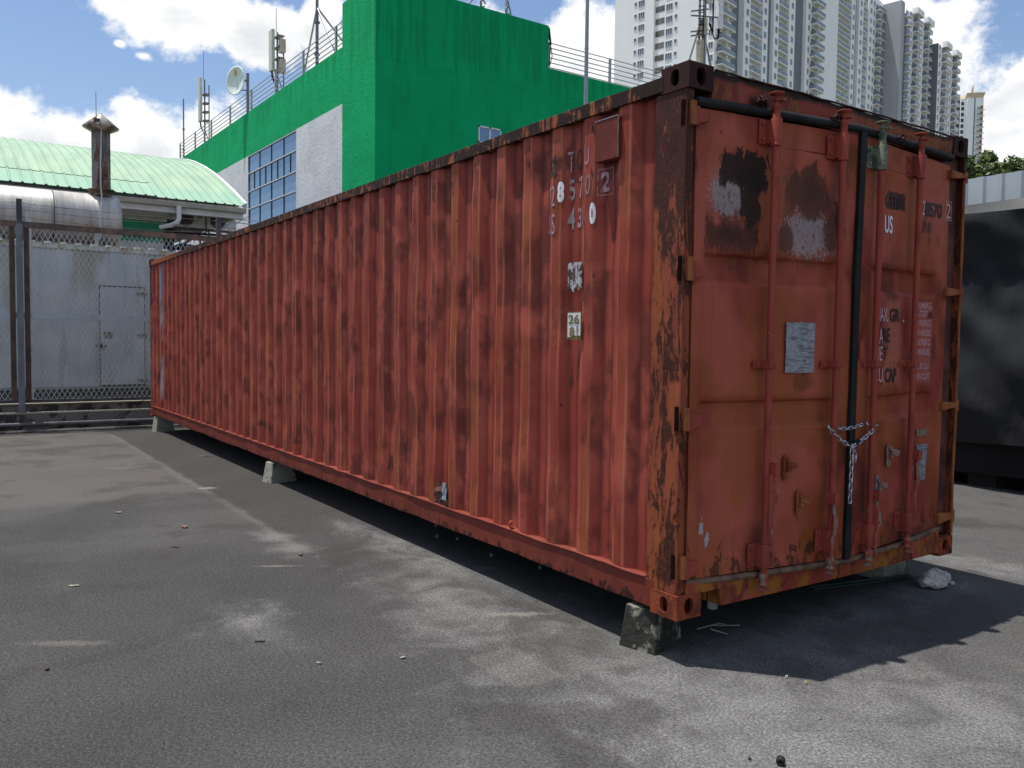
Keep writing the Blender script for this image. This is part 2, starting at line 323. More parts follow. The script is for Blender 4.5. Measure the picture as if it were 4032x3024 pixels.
        q=m.m('ADD',m.m('ADD',m.m('MULTIPLY',m.noise(m.sc(p,(1,1,.24)),13,10,.74,.7),.80),m.m('MULTIPLY',m.noise(m.sc(p,(1,1,.45)),50,6,.7,.4),.20)),m.m('MULTIPLY',up,.11))
        pk=m.ss(q,.500,.530); base=m.mix(m.m('MULTIPLY',m.ss(q,.46,.51),.6),base,(.20,.045,.018)); base=m.mix(m.m('MULTIPLY',pk,.93),base,m.mix(m.ss(fine,.4,.6),(.026,.011,.009),(.065,.022,.015)))
        top=m.ss(m.m('ADD',Z,m.m('MULTIPLY',m.noise(m.sc(p,(1,1,.15)),18,7,.7),4.2)),4.55,5.1); base=m.mix(m.m('MULTIPLY',top,.72),base,m.mix(m.ss(rustn,.45,.6),(.034,.014,.013),(.10,.030,.020)))
        bump=m.m('SUBTRACT',m.m('MULTIPLY',fine,.3),m.m('MULTIPLY',pk,.9)); bs=.6
    elif kind=='toprail':
        q=m.noise(m.sc(p,(1.4,1,1)),6,8,.68,.8); q2=m.noise(m.sc(p,(26,26,1)),1.2,6,.6)
        k=m.ss(m.m('ADD',m.m('MULTIPLY',q,.6),m.m('MULTIPLY',q2,.45)),.53,.60)
        far=m.ss(X,-9.5,-11.5)
        base=m.mix(m.m('MAXIMUM',k,far),(.026,.013,.011),m.mix(m.ss(fine,.4,.6),(.30,.075,.035),(.24,.09,.03)))
        bump=m.m('ADD',fine,k); bs=.7
    elif kind=='bottomrail':
        base=m.mix(.7,base,(.125,.028,.019)); chip=m.noise(m.sc(p,(1,1,.5)),40,6,.74,.6); base=m.mix(m.m('MULTIPLY',m.ss(chip,.66,.70),.8),base,(.04,.015,.011))
        k=m.ss(m.m('ADD',crust,m.m('MULTIPLY',m.ss(Z,.31,.22),.16)),.63,.68); base=m.mix(m.m('MULTIPLY',k,.9),base,(.028,.012,.010))
        base=m.mix(m.m('MULTIPLY',m.ss(streak,.6,.7),.4),base,(.12,.035,.02))
    elif kind=='header':
        edge=m.ss(m.m('ADD',Z,m.m('MULTIPLY',rustn,.07)),2.745+.03,2.775+.03)
        r2=m.ss(m.m('ADD',rustn,m.m('MULTIPLY',m.ss(Y,.9,1.6),.16)),.52,.60)
        base=m.mix(m.m('MULTIPLY',r2,.85),base,m.mix(m.ss(crust,.5,.62),(.22,.075,.025),(.09,.028,.016)))
        base=m.mix(m.m('MULTIPLY',m.ss(crust,.70,.74),.8),base,(.035,.014,.01))
        base=m.mix(edge,base,(.022,.011,.010)); bs=.4
    elif kind=='sill':
        base=m.mix(m.ss(rustn,.45,.58),base,(.30,.11,.02)); k=m.ss(crust,.58,.64); base=m.mix(m.m('MULTIPLY',k,.9),base,(.045,.017,.011)); bs=.5
    elif kind=='casting_dark':
        base=m.mix(m.ss(crust,.4,.65),(.030,.014,.013),(.055,.022,.017)); rough=.8; bs=.5
    elif kind=='casting_red':
        base=m.mix(m.ss(crust,.42,.60),(.27,.060,.025),(.12,.032,.018)); base=m.mix(m.ss(m.noise(p,8,4),.55,.65),base,(.05,.02,.014)); rough=.8; bs=.6
    elif kind=='bar':
        ch=m.ss(m.noise(m.sc(p,(1,1,.35)),30,6,.7,.4),.66,.70); base=m.mix(m.m('MULTIPLY',ch,.9),m.mix(.45,base,(.33,.065,.045)),(.30,.31,.34))
    elif kind=='bar_green':
        k=m.ss(m.noise(p,18,6,.65),.40,.56); base=m.mix(k,(.07,.10,.07),(.20,.21,.15)); base=m.mix(m.ss(m.m('ADD',Z,m.m('MULTIPLY',crust,.2)),2.40,2.30),base,(.20,.055,.035))
    elif kind=='metal_worn':
        k=m.ss(m.noise(m.sc(p,(1,1,.4)),26,6,.7),.46,.58); base=m.mix(k,(.30,.06,.04),(.22,.19,.17))
    elif kind=='ochre':
        base=m.mix(m.ss(rustn,.42,.62),(.30,.11,.035),(.20,.05,.025)); base=m.mix(m.m('MULTIPLY',m.ss(crust,.62,.68),.8),base,(.05,.02,.012))
    return m.fin(base,rough,0,bump,bs,.004,spec=.16)
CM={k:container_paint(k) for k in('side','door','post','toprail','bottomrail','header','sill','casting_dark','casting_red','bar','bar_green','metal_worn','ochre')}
M_black=simple('black_rubber',(.015,.015,.016),.65,0,.4,9,.2,.2)
def worn_ink(name,col,thr=.5,scale=26):
    m=Mat(name); n=m.noise(m.sc(m.pos(),(1,1,.7)),scale,6,.65); m.mat.blend_method='HASHED' if hasattr(m.mat,'blend_method') else None
    return m.fin(col,.6,alpha=m.ss(n,thr-.05,thr+.05))
ink_white=worn_ink('ink_white',(.74,.73,.76),.28); ink_lilac=worn_ink('ink_lilac',(.38,.22,.27),.42); ink_dark=worn_ink('ink_dark',(.030,.014,.012),.34)
ink_grey=worn_ink('ink_grey',(.20,.16,.16),.38); ink_pink=worn_ink('ink_pink',(.60,.36,.40),.36,40); ink_brown=worn_ink('ink_brown',(.10,.026,.018),.40)
def concrete(name,c0,c1,dark=(.03,.03,.025),thr=.52,s=5):
    m=Mat(name); p=m.pos(); n=m.noise(p,s,7,.65,.4); g=m.noise(p,60,4,.6)
    c=m.mix(m.ss(g,.35,.65),c0,c1); c=m.mix(m.ss(n,thr,thr+.07),c,dark); return m.fin(c,.9,0,m.m('ADD',g,m.m('MULTIPLY',n,.8)),.6,.008)
M_block_d=concrete('concrete_mossy',(.11,.11,.085),(.22,.21,.17),(.016,.016,.012),.41,8)
M_block_l=concrete('concrete_pale',(.19,.185,.155),(.27,.26,.22),(.08,.08,.06),.53)
M_kerb=concrete('kerb_concrete',(.12,.115,.10),(.17,.16,.14),(.035,.032,.028),.50,3)
M_edge=concrete('kerb_edge',(.28,.26,.21),(.36,.33,.27),(.12,.11,.08),.6,6)
M_rock=concrete('rock_pale',(.34,.34,.31),(.50,.49,.45),(.22,.22,.2),.55,20)

# ================================================================== ground
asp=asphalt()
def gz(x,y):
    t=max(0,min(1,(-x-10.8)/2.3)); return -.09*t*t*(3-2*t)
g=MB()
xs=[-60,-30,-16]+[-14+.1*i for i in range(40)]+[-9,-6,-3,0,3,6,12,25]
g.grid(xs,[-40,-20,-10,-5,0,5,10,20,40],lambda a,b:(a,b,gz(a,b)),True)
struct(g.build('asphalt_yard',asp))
g=MB(); g.box(-3000,3000,-3000,3000,-1.2,-.6)
struct(g.build('ground',simple('far_ground',(.10,.105,.07),.95,0,.3,.02)))

# ================================================================== container
L,Wd,H=12.192,2.438,2.591
cont=empty('shipping_container',(-L/2,Wd/2,GZ),'long rusty red shipping container raised on concrete blocks in the yard','shipping container')
P_=.282
def prof(x):
    d=abs(((x+1.0+P_/2)%P_)-P_/2); t=(d-.035)/.071; t=max(0,min(1,t)); return .036*t
def dent(x,z):
    a=.0075*nz(x*1.9,z*2.3,3.1)+.0050*nz(x*4.7,z*3.6,8.7)+.0022*nz(x*11,z*7,1.3)
    k=min(1,max(0,(z-.165)/.25))*min(1,max(0,(2.49-z)/.2)); return a*k*1.15
def sidey(x,z):  # z above container floor
    return .010+prof(x)+dent(x,z)
XS=[]
k=0
x=-.2
for k in range(0,44):
    c=-1.0-.282*(k-4)+.0
    for d in (.141,.106,.088,.0705,.053,.035,.018,-.018,-.035,-.053,-.0705,-.088,-.106):
        XS.append(c+d)
XS=sorted(x for x in XS if -12.05<x<-.2); XS=[-12.06]+XS+[-.2]
ZS=[.13+i*(2.52-.13)/74 for i in range(75)]
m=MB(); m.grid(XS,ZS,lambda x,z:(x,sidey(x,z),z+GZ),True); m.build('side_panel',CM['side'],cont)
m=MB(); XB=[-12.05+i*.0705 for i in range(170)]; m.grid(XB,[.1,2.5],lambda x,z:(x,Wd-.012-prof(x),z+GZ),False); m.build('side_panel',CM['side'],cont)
m=MB(); m.grid([-12.1+i*.105 for i in range(116)],[.02,.6,1.2,1.8,2.41],lambda x,y:(x,y,GZ+2.540+(.010 if int(round((x+12.1)/.105))%2 else -.010)),False); m.build('roof_panel',CM['toprail'],cont)
m=MB(); m.box(-12.1,-.05,.03,2.4,GZ+.10,GZ+.13)
for i in range(36): xx=-.4-i*.325; m.box(xx-.03,xx+.03,.06,2.38,GZ+.03,GZ+.10)
m.build('floor_frame',CM['bottomrail'],cont)
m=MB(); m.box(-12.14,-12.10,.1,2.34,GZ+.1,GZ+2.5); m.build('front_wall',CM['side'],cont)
# rails, slightly wavy
def rail(y0,y1,z0,z1,wav,mat,name):
    m=MB(); n=120
    xs=[-12.02+i*(11.86/n) for i in range(n+1)]
    ring=[]
    for x in xs:
        w0=wav*nz(x*1.1,5.,0)+wav*.5*nz(x*4,2.,1); w1=wav*.8*nz(x*1.7,9.,0); wy=wav*.6*nz(x*1.5,4.,7)
        ring.append([(x,y0+wy,GZ+z0+w0),(x,y0+wy,GZ+z1+w1),(x,y1,GZ+z1+w1),(x,y1,GZ+z0+w0)])
    vs=[v for r in ring for v in r]; fs=[(4*i+k,4*i+(k+1)%4,4*i+4+(k+1)%4,4*i+4+k) for i in range(n) for k in range(4)]+[(0,1,2,3),(4*n,4*n+1,4*n+2,4*n+3)]
    m.add(vs,fs,False); return m.build(name,mat,cont,bevel=.003)
rail(-.002,.062,2.487,2.558,.006,CM['toprail'],'top_rail'); rail(Wd-.06,Wd,2.487,2.558,.003,CM['toprail'],'top_rail')
rail(.004,.05,.022,.160,.009,CM['bottomrail'],'bottom_rail'); rail(Wd-.05,Wd-.002,.022,.160,.003,CM['bottomrail'],'bottom_rail')
# wavy ledge lip on the bottom rail
m=MB(); m.grid([-12.02+i*.05 for i in range(237)],[0,1],lambda x,t:(x,-.004+.058*t+.004*nz(x*3,1.),GZ+.163+.006*nz(x*2.2,3.)+.004*nz(x*7,3.)+.006*t),True)
lip=m.build('rail_lip',CM['bottomrail'],cont); sm=lip.modifiers.new('s','SOLIDIFY'); sm.thickness=.004
# corner posts
def stadium(w,h,n=8):
    pts=[]
    for i in range(n+1): t=PI*i/n; pts.append((w/2*math.cos(t),(h-w)/2+w/2*math.sin(t)))
    for i in range(n+1): t=PI+PI*i/n; pts.append((w/2*math.cos(t),-(h-w)/2+w/2*math.sin(t)))
    return pts
def plate_hole(m,o,ua,va,wa,w,h,hw,hh):  # plate centred at o with stadium hole, thickness wa
    o,ua,va,wa=map(Vector,(o,ua,va,wa)); st=stadium(hw,hh); n=len(st); outer=[]
    for a,b in st:
        t=math.atan2(b,a); ca,sa=math.cos(t),math.sin(t); k=min(w/2/abs(ca) if abs(ca)>1e-6 else 9,h/2/abs(sa) if abs(sa)>1e-6 else 9); outer.append((ca*k,sa*k))
    cor=[(w/2,h/2),(-w/2,h/2),(-w/2,-h/2),(w/2,-h/2)]
    for layer in (0,1):
        of=wa*layer; vi=[o+ua*a+va*b+of for a,b in st]; vo=[o+ua*a+va*b+of for a,b in outer]
        m.add(vi+vo,[(i,(i+1)%n,n+(i+1)%n,n+i) for i in range(n)],False)
        for c in cor:
            tc=math.atan2(c[1],c[0])%(2*PI)
            for i in range(n):
                t0=math.atan2(outer[i][1],outer[i][0])%(2*PI); t1=math.atan2(outer[(i+1)%n][1],outer[(i+1)%n][0])%(2*PI)
                if t1<t0: t1+=2*PI
                if t0<tc<t1 or t0<tc+2*PI<t1: m.add([vo[i],o+ua*c[0]+va*c[1]+of,vo[(i+1)%n]],[(0,1,2)],False)
    vi=[o+ua*a+va*b for a,b in st]; m.add(vi+[v+wa for v in vi],[(i,(i+1)%n,n+(i+1)%n,n+i) for i in range(n)],True)
def casting(x,y,z,sx,sy,mat):   # x,y,z outer corner, sx,sy inward signs
    m=MB(); l,wd,h=.178,.162,.118; t=.022
    cx,cy,cz=x+sx*l/2,y+sy*wd/2,z+h/2
    plate_hole(m,(cx,y,cz),(1,0,0),(0,0,1),(0,sy*t,0),l-.0,h,.051,.079)
    plate_hole(m,(x,cy,cz),(0,1,0),(0,0,1),(sx*t,0,0),wd-.0,h,.063,.083)
    m.box(x+sx*.001,x+sx*l,y+sy*.001,y+sy*wd,z+h-.022,z+h); m.box(x+sx*.001,x+sx*l,y+sy*.001,y+sy*wd,z,z+.020)
    m.box(x+sx*(l-.02),x+sx*(l-.001),y+sy*.002,y+sy*wd,z+.01,z+h-.01); m.box(x+sx*.003,x+sx*l,y+sy*(wd-.02),y+sy*(wd-.001),z+.01,z+h-.01)
    m.build('corner_casting',mat,cont,bevel=.004)
for (x,sx) in ((0,-1),(-L,1)):
    for (y,sy) in ((0,1),(Wd,-1)):
        casting(x,y,GZ,sx,sy,CM['casting_red']); casting(x,y,GZ+H-.118,sx,sy,CM['casting_dark'])
def post(x0,x1,y0,y1,nm_='corner_post'):
    m=MB(); zs=[GZ+.118+i*(H-.236)/40 for i in range(41)]
    def ring(z):
        w0=.004*nz(z*2.,1.)+.002*nz(z*7,5.); return [(x0,y0+w0*.6,z),(x1+w0*.5,y0+w0,z),(x1+w0,y1,z),(x0,y1,z)]
    R=[ring(z) for z in zs]; vs=[v for r in R for v in r]; n=len(zs)-1
    m.add(vs,[(4*i+k,4*i+(k+1)%4,4*i+4+(k+1)%4,4*i+4+k) for i in range(n) for k in range(4)]+[(0,1,2,3),(4*n,4*n+1,4*n+2,4*n+3)],False)
    return m.build(nm_,CM['post'],cont,bevel=.004)
post(-.215,-.012,.004,.052); post(-.20,-.06,Wd-.05,Wd-.01); post(-L+.004,-L+.16,.006,.06); post(-L+.004,-L+.16,Wd-.06,Wd-.006)
M_ch0=simple('dark_red_steel',(.085,.028,.018),.7,0,.6,8)
m=MB(); m.box(-.075,-.05,2.24,2.43,GZ+.118,GZ+2.472); m.build('post_channel',M_ch0,cont)
m=MB(); m.box(-.07,-.045,.053,.12,GZ+.118,GZ+2.44); m.build('post_channel',M_ch0,cont)
m=MB(); m.box(-.05,-.006,2.418,2.433,GZ+.118,GZ+2.472); m.build('post_channel',CM['post'],cont)
m=MB(); m.tube([(-.008+.006*nz(z*3,1.),Wd-.012+.006*nz(z*2,6.),GZ+z) for z in [.13+i*.116 for i in range(20)]],.010,8); m.build('post_edge',CM['ochre'],cont)
# header and sill
m=MB(); n=60; ys=[.165+i*(2.11/n) for i in range(n+1)]
vs=[];
for y in ys:
    zt=2.572+.010*nz(y*5,3.)+.004*nz(y*14,3.)+.006*math.sin(y*2); bul=.012*math.sin((y-.165)/2.11*PI)
    vs+=[(-.012+bul,y,GZ+2.44),(-.004+bul+.004*nz(y*6,2.),y,GZ+zt),(-.09,y,GZ+zt-.004),(-.09,y,GZ+2.44)]
m.add(vs,[(4*i+k,4*i+(k+1)%4,4*i+4+(k+1)%4,4*i+4+k) for i in range(n) for k in range(4)]+[(0,1,2,3),(4*n,4*n+1,4*n+2,4*n+3)],False)
m.build('door_header',CM['header'],cont,bevel=.003)
m=MB(); m.tube([(0.0+.012*math.sin(PI*i/30),.17+i*.0703,GZ+2.577+.008*nz(i*.5,3.)) for i in range(31)],.006,6); m.build('header_edge',CM['casting_dark'],cont)
# sill with a fork pocket cut beside the near casting
m=MB()
m.prism([(.165,.118),(.165,.112),(.298,.112),(.298,.026),(1.2,.020),(2.27,.026),(2.27,.165),(1.27,.13),(.06,.17),(.06,.118)],(-.085,0,GZ),(0,1,0),(0,0,1),(.088,0,0)); m.build('door_sill',CM['sill'],cont,bevel=.004)
m=MB(); m.box(-.4,-.09,.178,.19,GZ+.03,GZ+.115); m.box(-.4,-.09,.285,.297,GZ+.03,GZ+.115); m.build('fork_pocket',CM['sill'],cont)
# ---- doors
YC=1.255
def doorx(y):
    return -.022+.075*max(0,min(1,(y-.07)/(YC-.07))) if y<YC else -.022+.075*max(0,min(1,(2.30-y)/(2.30-YC)))
def Q(y0,z0,off=0.):  # point seen at (y0,z0) on the plane of the castings -> point on the bulged door
    c=0
    for _ in range(4):
        k=(2.7335-c)/2.7335; y=-2.8088+(y0+2.8088)*k; z=1.3005+(z0-1.3005)*k; c=doorx(y)+off
    return Vector((c,y,z+GZ))
def relief(y,z,ya,yb):
    s=min(1,max(0,(y-ya)/.03))*min(1,max(0,(yb-y)/.03)); r=0
    for z0,z1 in ((1.585,1.735),(.868,1.018)):
        t=min(1,max(0,(z-z0)/.055))*min(1,max(0,(z1-z)/.022)); r=max(r,t)
    fr=min(1,max(0,(y-ya)/.012))*min(1,max(0,(yb-y)/.012))*(1 if .2<z<2.25 else 0)
    return -.056*r*s-.006*fr+.006*nz(y*2.4,z*2.0,4.)+.0035*nz(y*6,z*5,9.)
def frange(a,b,st):
    n=max(1,int(round((b-a)/st))); return [a+(b-a)*i/n for i in range(n+1)]
def mkdoor(y0,y1,zb0,zb1,zt0,zt1,pa,pb,label):
    yl=sorted(set(frange(y0,y1,.04)+[pa,pa+.012,pa+.03,pb-.03,pb-.012,pb]))
    zl=sorted(set([0,1]+[i/60 for i in range(61)]+[(q-.15)/2.26 for q in (.868,.88,.895,.91,.923,.996,1.0,1.018,1.585,1.60,1.62,1.64,1.713,1.735,2.0,2.2,2.25,2.252)]))
    m=MB()
    def fn(y,t):
        s=(y-y0)/(y1-y0); zb=zb0+(zb1-zb0)*s; zt=zt0+(zt1-zt0)*s; z=.15+2.26*t
        zz=zb+(zt-zb)*t
        return (doorx(y)+relief(y,z,pa,pb),y,zz+GZ)
    m.grid(yl,zl,fn,True)
    # edges
    for y in (y0,y1):
        s=(y-y0)/(y1-y0); zb=zb0+(zb1-zb0)*s; zt=zt0+(zt1-zt0)*s
        m.add([(doorx(y),y,zb+GZ),(doorx(y)-.04,y,zb+GZ),(doorx(y)-.04,y,zt+GZ),(doorx(y),y,zt+GZ)],[(0,1,2,3)],False)
    m.add([(doorx(y0)-.04,y0,zb0+GZ),(doorx(y1)-.04,y1,zb1+GZ),(doorx(y1)-.04,y1,zt1+GZ),(doorx(y0)-.04,y0,zt0+GZ)],[(0,1,2,3)],False)
    m.add([(doorx(y0),y0,zb0+GZ),(doorx(y1),y1,zb1+GZ),(doorx(y1)-.04,y1,zb1+GZ),(doorx(y0)-.04,y0,zb0+GZ)],[(0,1,2,3)],False)
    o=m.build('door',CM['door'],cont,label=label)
    return o
dl=mkdoor(.075,1.225,.182,.150,2.395,2.425,.14,1.10,'door leaf with the torn placards and the metal plate')
dr=mkdoor(1.275,2.285,.150,.182,2.425,2.41,1.40,2.16,'door leaf with the painted container number and weights')
# welded seams
m=MB()
for pts in (((.128,2.265),(.571,2.272)),((.67,2.29),(1.13,2.31))): m.tube([Q(a,b,-.004) for a,b in pts],.004,6)
m.build('weld_seam',CM['bottomrail'],dl); 
m=MB(); m.tube([Q(1.5,2.30,-.004),Q(2.18,2.275,-.004)],.004,6); m.build('weld_seam',CM['bottomrail'],dr)
# hinges
def hinge(y0,y1,zt,zb,d,plug):
    m=MB(); a=Q(y0,zt,.008);b=Q(y1,zt,.008);c=Q(y1,zb,.008);e=Q(y0,zb,.008)
    mid=(a+b+c+e)/4
    off=Vector((.020,0,0))
    q=[a,b+Vector((0,0,-.012)),c+Vector((0,0,.02)),e]
    m.add([v-off for v in q]+[v+off for v in q],[(0,1,2,3),(4,5,6,7),(0,1,5,4),(1,2,6,5),(2,3,7,6),(3,0,4,7)],False)
    m.cyl((a if plug<0 else b)+Vector((0,0,.006)),(e if plug<0 else c)-Vector((0,0,.006)),.018,n=10)
    m.build('hinge',CM['ochre'] if plug>0 else CM['bar'],d,bevel=.004)
for zt,zb in ((2.387,2.311),(1.679,1.60),(.982,.902),(.289,.20)): hinge(.052,.125,zt-.004,zb,dl,-1); hinge(2.23,2.415,zt-.012,zb+.012,dr,1)
M_slot=simple('slot_shade',(.016,.007,.006),.9,0,.3,9,.1,.0)  # hinge recesses are flat plates; their dark colour is painted shade
for zc in (2.36,1.65,.95,.25): m=MB(); m.box(-.02,.010,.022,.048,GZ+zc-.055,GZ+zc+.055); m.build('hinge_lug',CM['ochre'],cont,bevel=.003); m=MB(); m.box(-.045,-.022,.0005,.006,GZ+zc-.055,GZ+zc+.06); m.build('hinge_slot',M_slot,cont)
# gaskets
m=MB(); m.tube([Q(a,b,.012) for a,b in ((.05,2.415),(.35,2.432),(.6,2.447),(.95,2.464),(1.3,2.481),(1.7,2.47),(2.25,2.449))],.022,12); m.build('door_gasket',M_black,cont,label='black rubber gasket along the top of the doors')
m=MB(); m.tube([Q(a,b,.004) for a,b in ((.05,.174),(.3,.158),(.6,.140),(1.0,.122),(1.3,.106),(1.8,.128),(2.26,.180))],.017,8); m.build('door_gasket',simple('weathered_rubber',(.13,.075,.045),.7,0,.5,14,.4),cont,label='weathered gasket along the foot of the doors')
m=MB(); 
pts=[(1.356,2.47),(1.342,1.9),(1.335,1.4),(1.335,.8),(1.33,.4),(1.325,.115)]
R=[]
for a,b in pts: q=Q(a,b,.016); R.append([q+Vector((-.016,-.026,0)),q+Vector((.004,-.026,0)),q+Vector((.010,0,0)),q+Vector((.004,.024,0)),q+Vector((-.016,.024,0))])
vs=[v for r in R for v in r]; m.add(vs,[(5*i+k,5*i+(k+1)%5,5*i+5+(k+1)%5,5*i+5+k) for i in range(len(R)-1) for k in range(5)]+[(0,1,2,3,4),tuple(range(len(vs)-5,len(vs)))],False)
m.build('door_gasket',M_black,cont,bevel=.002,label='black rubber strip between the two door leaves')
# ---- locking bars
def lockbar(y,ztop,zbot,hz,hs,mat,lab,mtop=None):
    x=doorx(y)+.046
    m=MB(); m.cyl((x,y,GZ+zbot+.06),(x,y,GZ+ztop-.10),.0175,n=14); o=m.build('locking_bar',mat,cont,label=lab)
    mt=mtop or mat
    # top cam
    zt=GZ+ztop; m=MB()
    m.lathe((x,y,zt-.12),(0,0,1),[(.0,0),(.020,0),(.023,.012),(.018,.02),(.018,.055),(.024,.06),(.008,.088),(.008,.09),(.020,.094),(.014,.104),(.008,.108),(.010,.118),(.034,.124),(.036,.130),(.0,.134)],14)
    m.obox((x+.012,y+.012,zt-.025),(.022,.006,0),(-.004,.014,0),(0,0,.005))
    m.build('cam',mt,o)
    m=MB(); zb=GZ+zbot
    m.lathe((x,y,zb),(0,0,1),[(.0,-.02),(.008,-.016),(.014,.0),(.012,.016),(.026,.02),(.027,.026),(.016,.03),(.019,.045),(.023,.05),(.023,.075),(.018,.08),(.0,.08)],14)
    m.obox((x+.01,y,zb-.004),(.026,.006,0),(-.004,.012,0),(0,0,.005)); m.build('cam',CM['metal_worn'],o)
    # bracket housings
    for z0,z1,top in ((2.285,2.405,1),(.195,.315,0)):
        zz0,zz1=GZ+z0+(ztop-2.52),GZ+z1+(ztop-2.52)
        if not top: zz0,zz1=GZ+z0+(zbot-.09),GZ+z1+(zbot-.09)
        m=MB(); m.box(x-.046,x-.036,y-.075,y+.03,zz0,zz1)
        m.lathe((x,y,zz0),(0,0,1),[(.020,-.012),(.027,-.01),(.027,0),(.023,.004),(.030,zz1-zz0),(.0,zz1-zz0)] if top else [(.0,0),(.027,0),(.027,zz1-zz0-.01),(.022,zz1-zz0)],14)
        m.obox((x-.022,y,(zz0+zz1)/2),(.018,0,0),(0,.028,0),(0,0,(zz1-zz0)/2-.004))
        for k in(.2,.8): m.cyl((x-.036,y-.058,zz0+(zz1-zz0)*k),(x-.026,y-.058,zz0+(zz1-zz0)*k),.010,n=10)
        m.build('bar_bracket',mt if top else mat,o,bevel=.003)
    zg=GZ+1.205; m=MB(); m.box(x-.046,x-.034,y-.075,y+.03,zg-.02,zg+.02); m.box(x-.020,x+.024,y-.024,y+.024,zg-.018,zg+.018); m.box(x-.04,x+.01,y-.028,y-.018,zg-.018,zg+.018); m.cyl((x-.034,y-.056,zg),(x-.024,y-.056,zg),.010,n=10)
    m.build('bar_guide',CM['bar'],o,bevel=.004)
    # handle
    zt,zb2=GZ+hz,GZ+hz-.345; m=MB(); hx=x+.030; d=hs
    m.box(x-.01,hx+.018,y+d*.006,y+d*.014,zt-.045,zt+.012); m.box(x-.01,hx+.018,y+d*.034,y+d*.042,zt-.045,zt+.012); m.box(hx+.012,hx+.02,y+d*.006,y+d*.042,zt-.045,zt+.012)
    m.cyl((hx,y+d*.0,zt-.02),(hx,y+d*.05,zt-.02),.007,n=8)
    m.build('handle_hub',CM['bar'],o,bevel=.002)
    m=MB(); yy=y+d*.024
    path=[(0,-.02,.010),(0,-.075,.011),(-.012*d,-.12,.016),(-.014*d,-.17,.020),(-.004*d,-.205,.011),(.012*d,-.235,.010),(.012*d,-.345,.006)]
    vs=[]
    for (dy_,dz_,hw) in path:
        for a in(-1,1):
            for b in(-1,1): vs.append((hx+a*.004+.004*abs(dz_)*4,yy-dy_*d+b*hw,zt+dz_))
    n=len(path); fs=[]
    for i in range(n-1):
        b=4*i
        for (p0,p1) in ((0,1),(1,3),(3,2),(2,0)): fs.append((b+p0,b+p1,b+4+p1,b+4+p0))
    fs+=[(0,1,3,2),(4*n-4,4*n-3,4*n-1,4*n-2)]
    m.add(vs,fs,False); m.cyl((hx-.01,yy+.012,zt-.165),(hx+.014+.0,yy+.012,zt-.165),.008,n=8); m.build('handle',CM['metal_worn'],o,bevel=.002)
    return o
lockbar(.548,2.515,.085,.705,1,CM['bar'],'locking bar nearest the long side')
lockbar(1.045,2.505,.105,.520,-1,CM['bar'],'locking bar left of the centre gasket')
lockbar(1.385,2.500,.100,.500,1,CM['bar'],'locking bar with a grey green top',CM['bar_green'])
lockbar(1.818,2.510,.115,.693,1,CM['bar'],'locking bar nearest the far corner')
# torn brackets above the gasket
for (a,b,s) in ((.50,2.497,1),(1.10,2.512,.7),(1.71,2.50,.6)):
    m=MB()
    for i in range(9):
        c=Q(a+random.uniform(-.05,.05)*s,b+random.uniform(-.018,.012),.02+random.random()*.02); ax=Vector([random.uniform(-1,1) for _ in range(3)]).normalized()*.020*s; ay=ax.cross(Vector([random.uniform(-1,1) for _ in range(3)])).normalized()*.012*s
        m.obox(c,ax,ay,ax.cross(ay).normalized()*.003)
    m.build('torn_bracket',CM['casting_dark'],cont)
# keepers
def keeper(a,b,d,o2):
    m=MB(); c=Q(a,b,.006); m.prism([(x_,z_) for x_,z_ in stadium(.045,.135)],c,(0,1,0),(0,0,1),(.008,0,0))
    m.cyl(c+Vector((.0,0,.04)),c+Vector((.022,0,.04)),.014,n=10); m.obox(c+Vector((.03,.02,.018)),(.020,.008,-.006),(-.003,.012,.003),(0,.004,.012)); m.obox(c+Vector((.016,.006,-.008)),(.012,0,0),(0,.016,0),(0,0,.012)); m.cyl(c+Vector((0,0,-.045)),c+Vector((.012,0,-.045)),.008,n=8)
    m.build('handle_catch',CM['metal_worn'] if o2 else CM['ochre'],d,bevel=.002)
keeper(.765,.672,dl,0);keeper(.88,.478,dl,0);keeper(1.69,.675,dr,1);keeper(1.585,.50,dr,1)
# plates on doors
def metal_plate():
    m=Mat('worn_plate'); p=m.pos(); X,Y,Z=m.xyz(p); n=m.noise(p,30,6,.7); l=m.noise(m.sc(p,(60,9,70)),1,3,.6)
    c=m.mix(m.ss(n,.35,.65),(.24,.26,.29),(.36,.38,.41)); c=m.mix(m.m('MULTIPLY',m.ss(l,.52,.58),.6),c,(.09,.09,.10)); c=m.mix(m.ss(m.noise(p,22,7,.7),.66,.70),c,(.10,.05,.035)); return m.fin(c,.5,.35,n,.3,.003)
M_plate=metal_plate()
def dplate(pts,d,mat,name,th=.004,off=.002):
    m=MB(); q=[Q(a,b,off) for a,b in pts]; o=Vector((th,0,0)); m.add(q+[v+o for v in q],[(0,1,2,3),(4,5,6,7),(0,1,5,4),(1,2,6,5),(2,3,7,6),(3,0,4,7)],False); return m.build(name,mat,d,bevel=.001)
o=dplate([(.738,1.420),(.970,1.420),(.968,1.160),(.736,1.160)],dl,M_plate,'safety_plate',.005,.004)
M_riv=simple('rivet',(.4,.4,.4),.4,.6)
for a,b in ((.742,1.414),(.966,1.414),(.964,1.166),(.74,1.166),(.853,1.164),(.853,1.424),(.738,1.33),(.968,1.33)): c=Q(a,b,.008); m=MB(); m.cyl(c,c+Vector((.005,0,0)),.005,n=8); m.build('rivet',M_riv,o)
dplate([(1.976,.81),(2.09,.812),(2.09,.768),(1.978,.765)],dr,simple('tan_sticker',(.20,.14,.10),.6,0,.3,30),'info_sticker'); dplate([(1.978,.716),(2.098,.717),(2.085,.50),(1.99,.50)],dr,M_plate,'info_sticker')
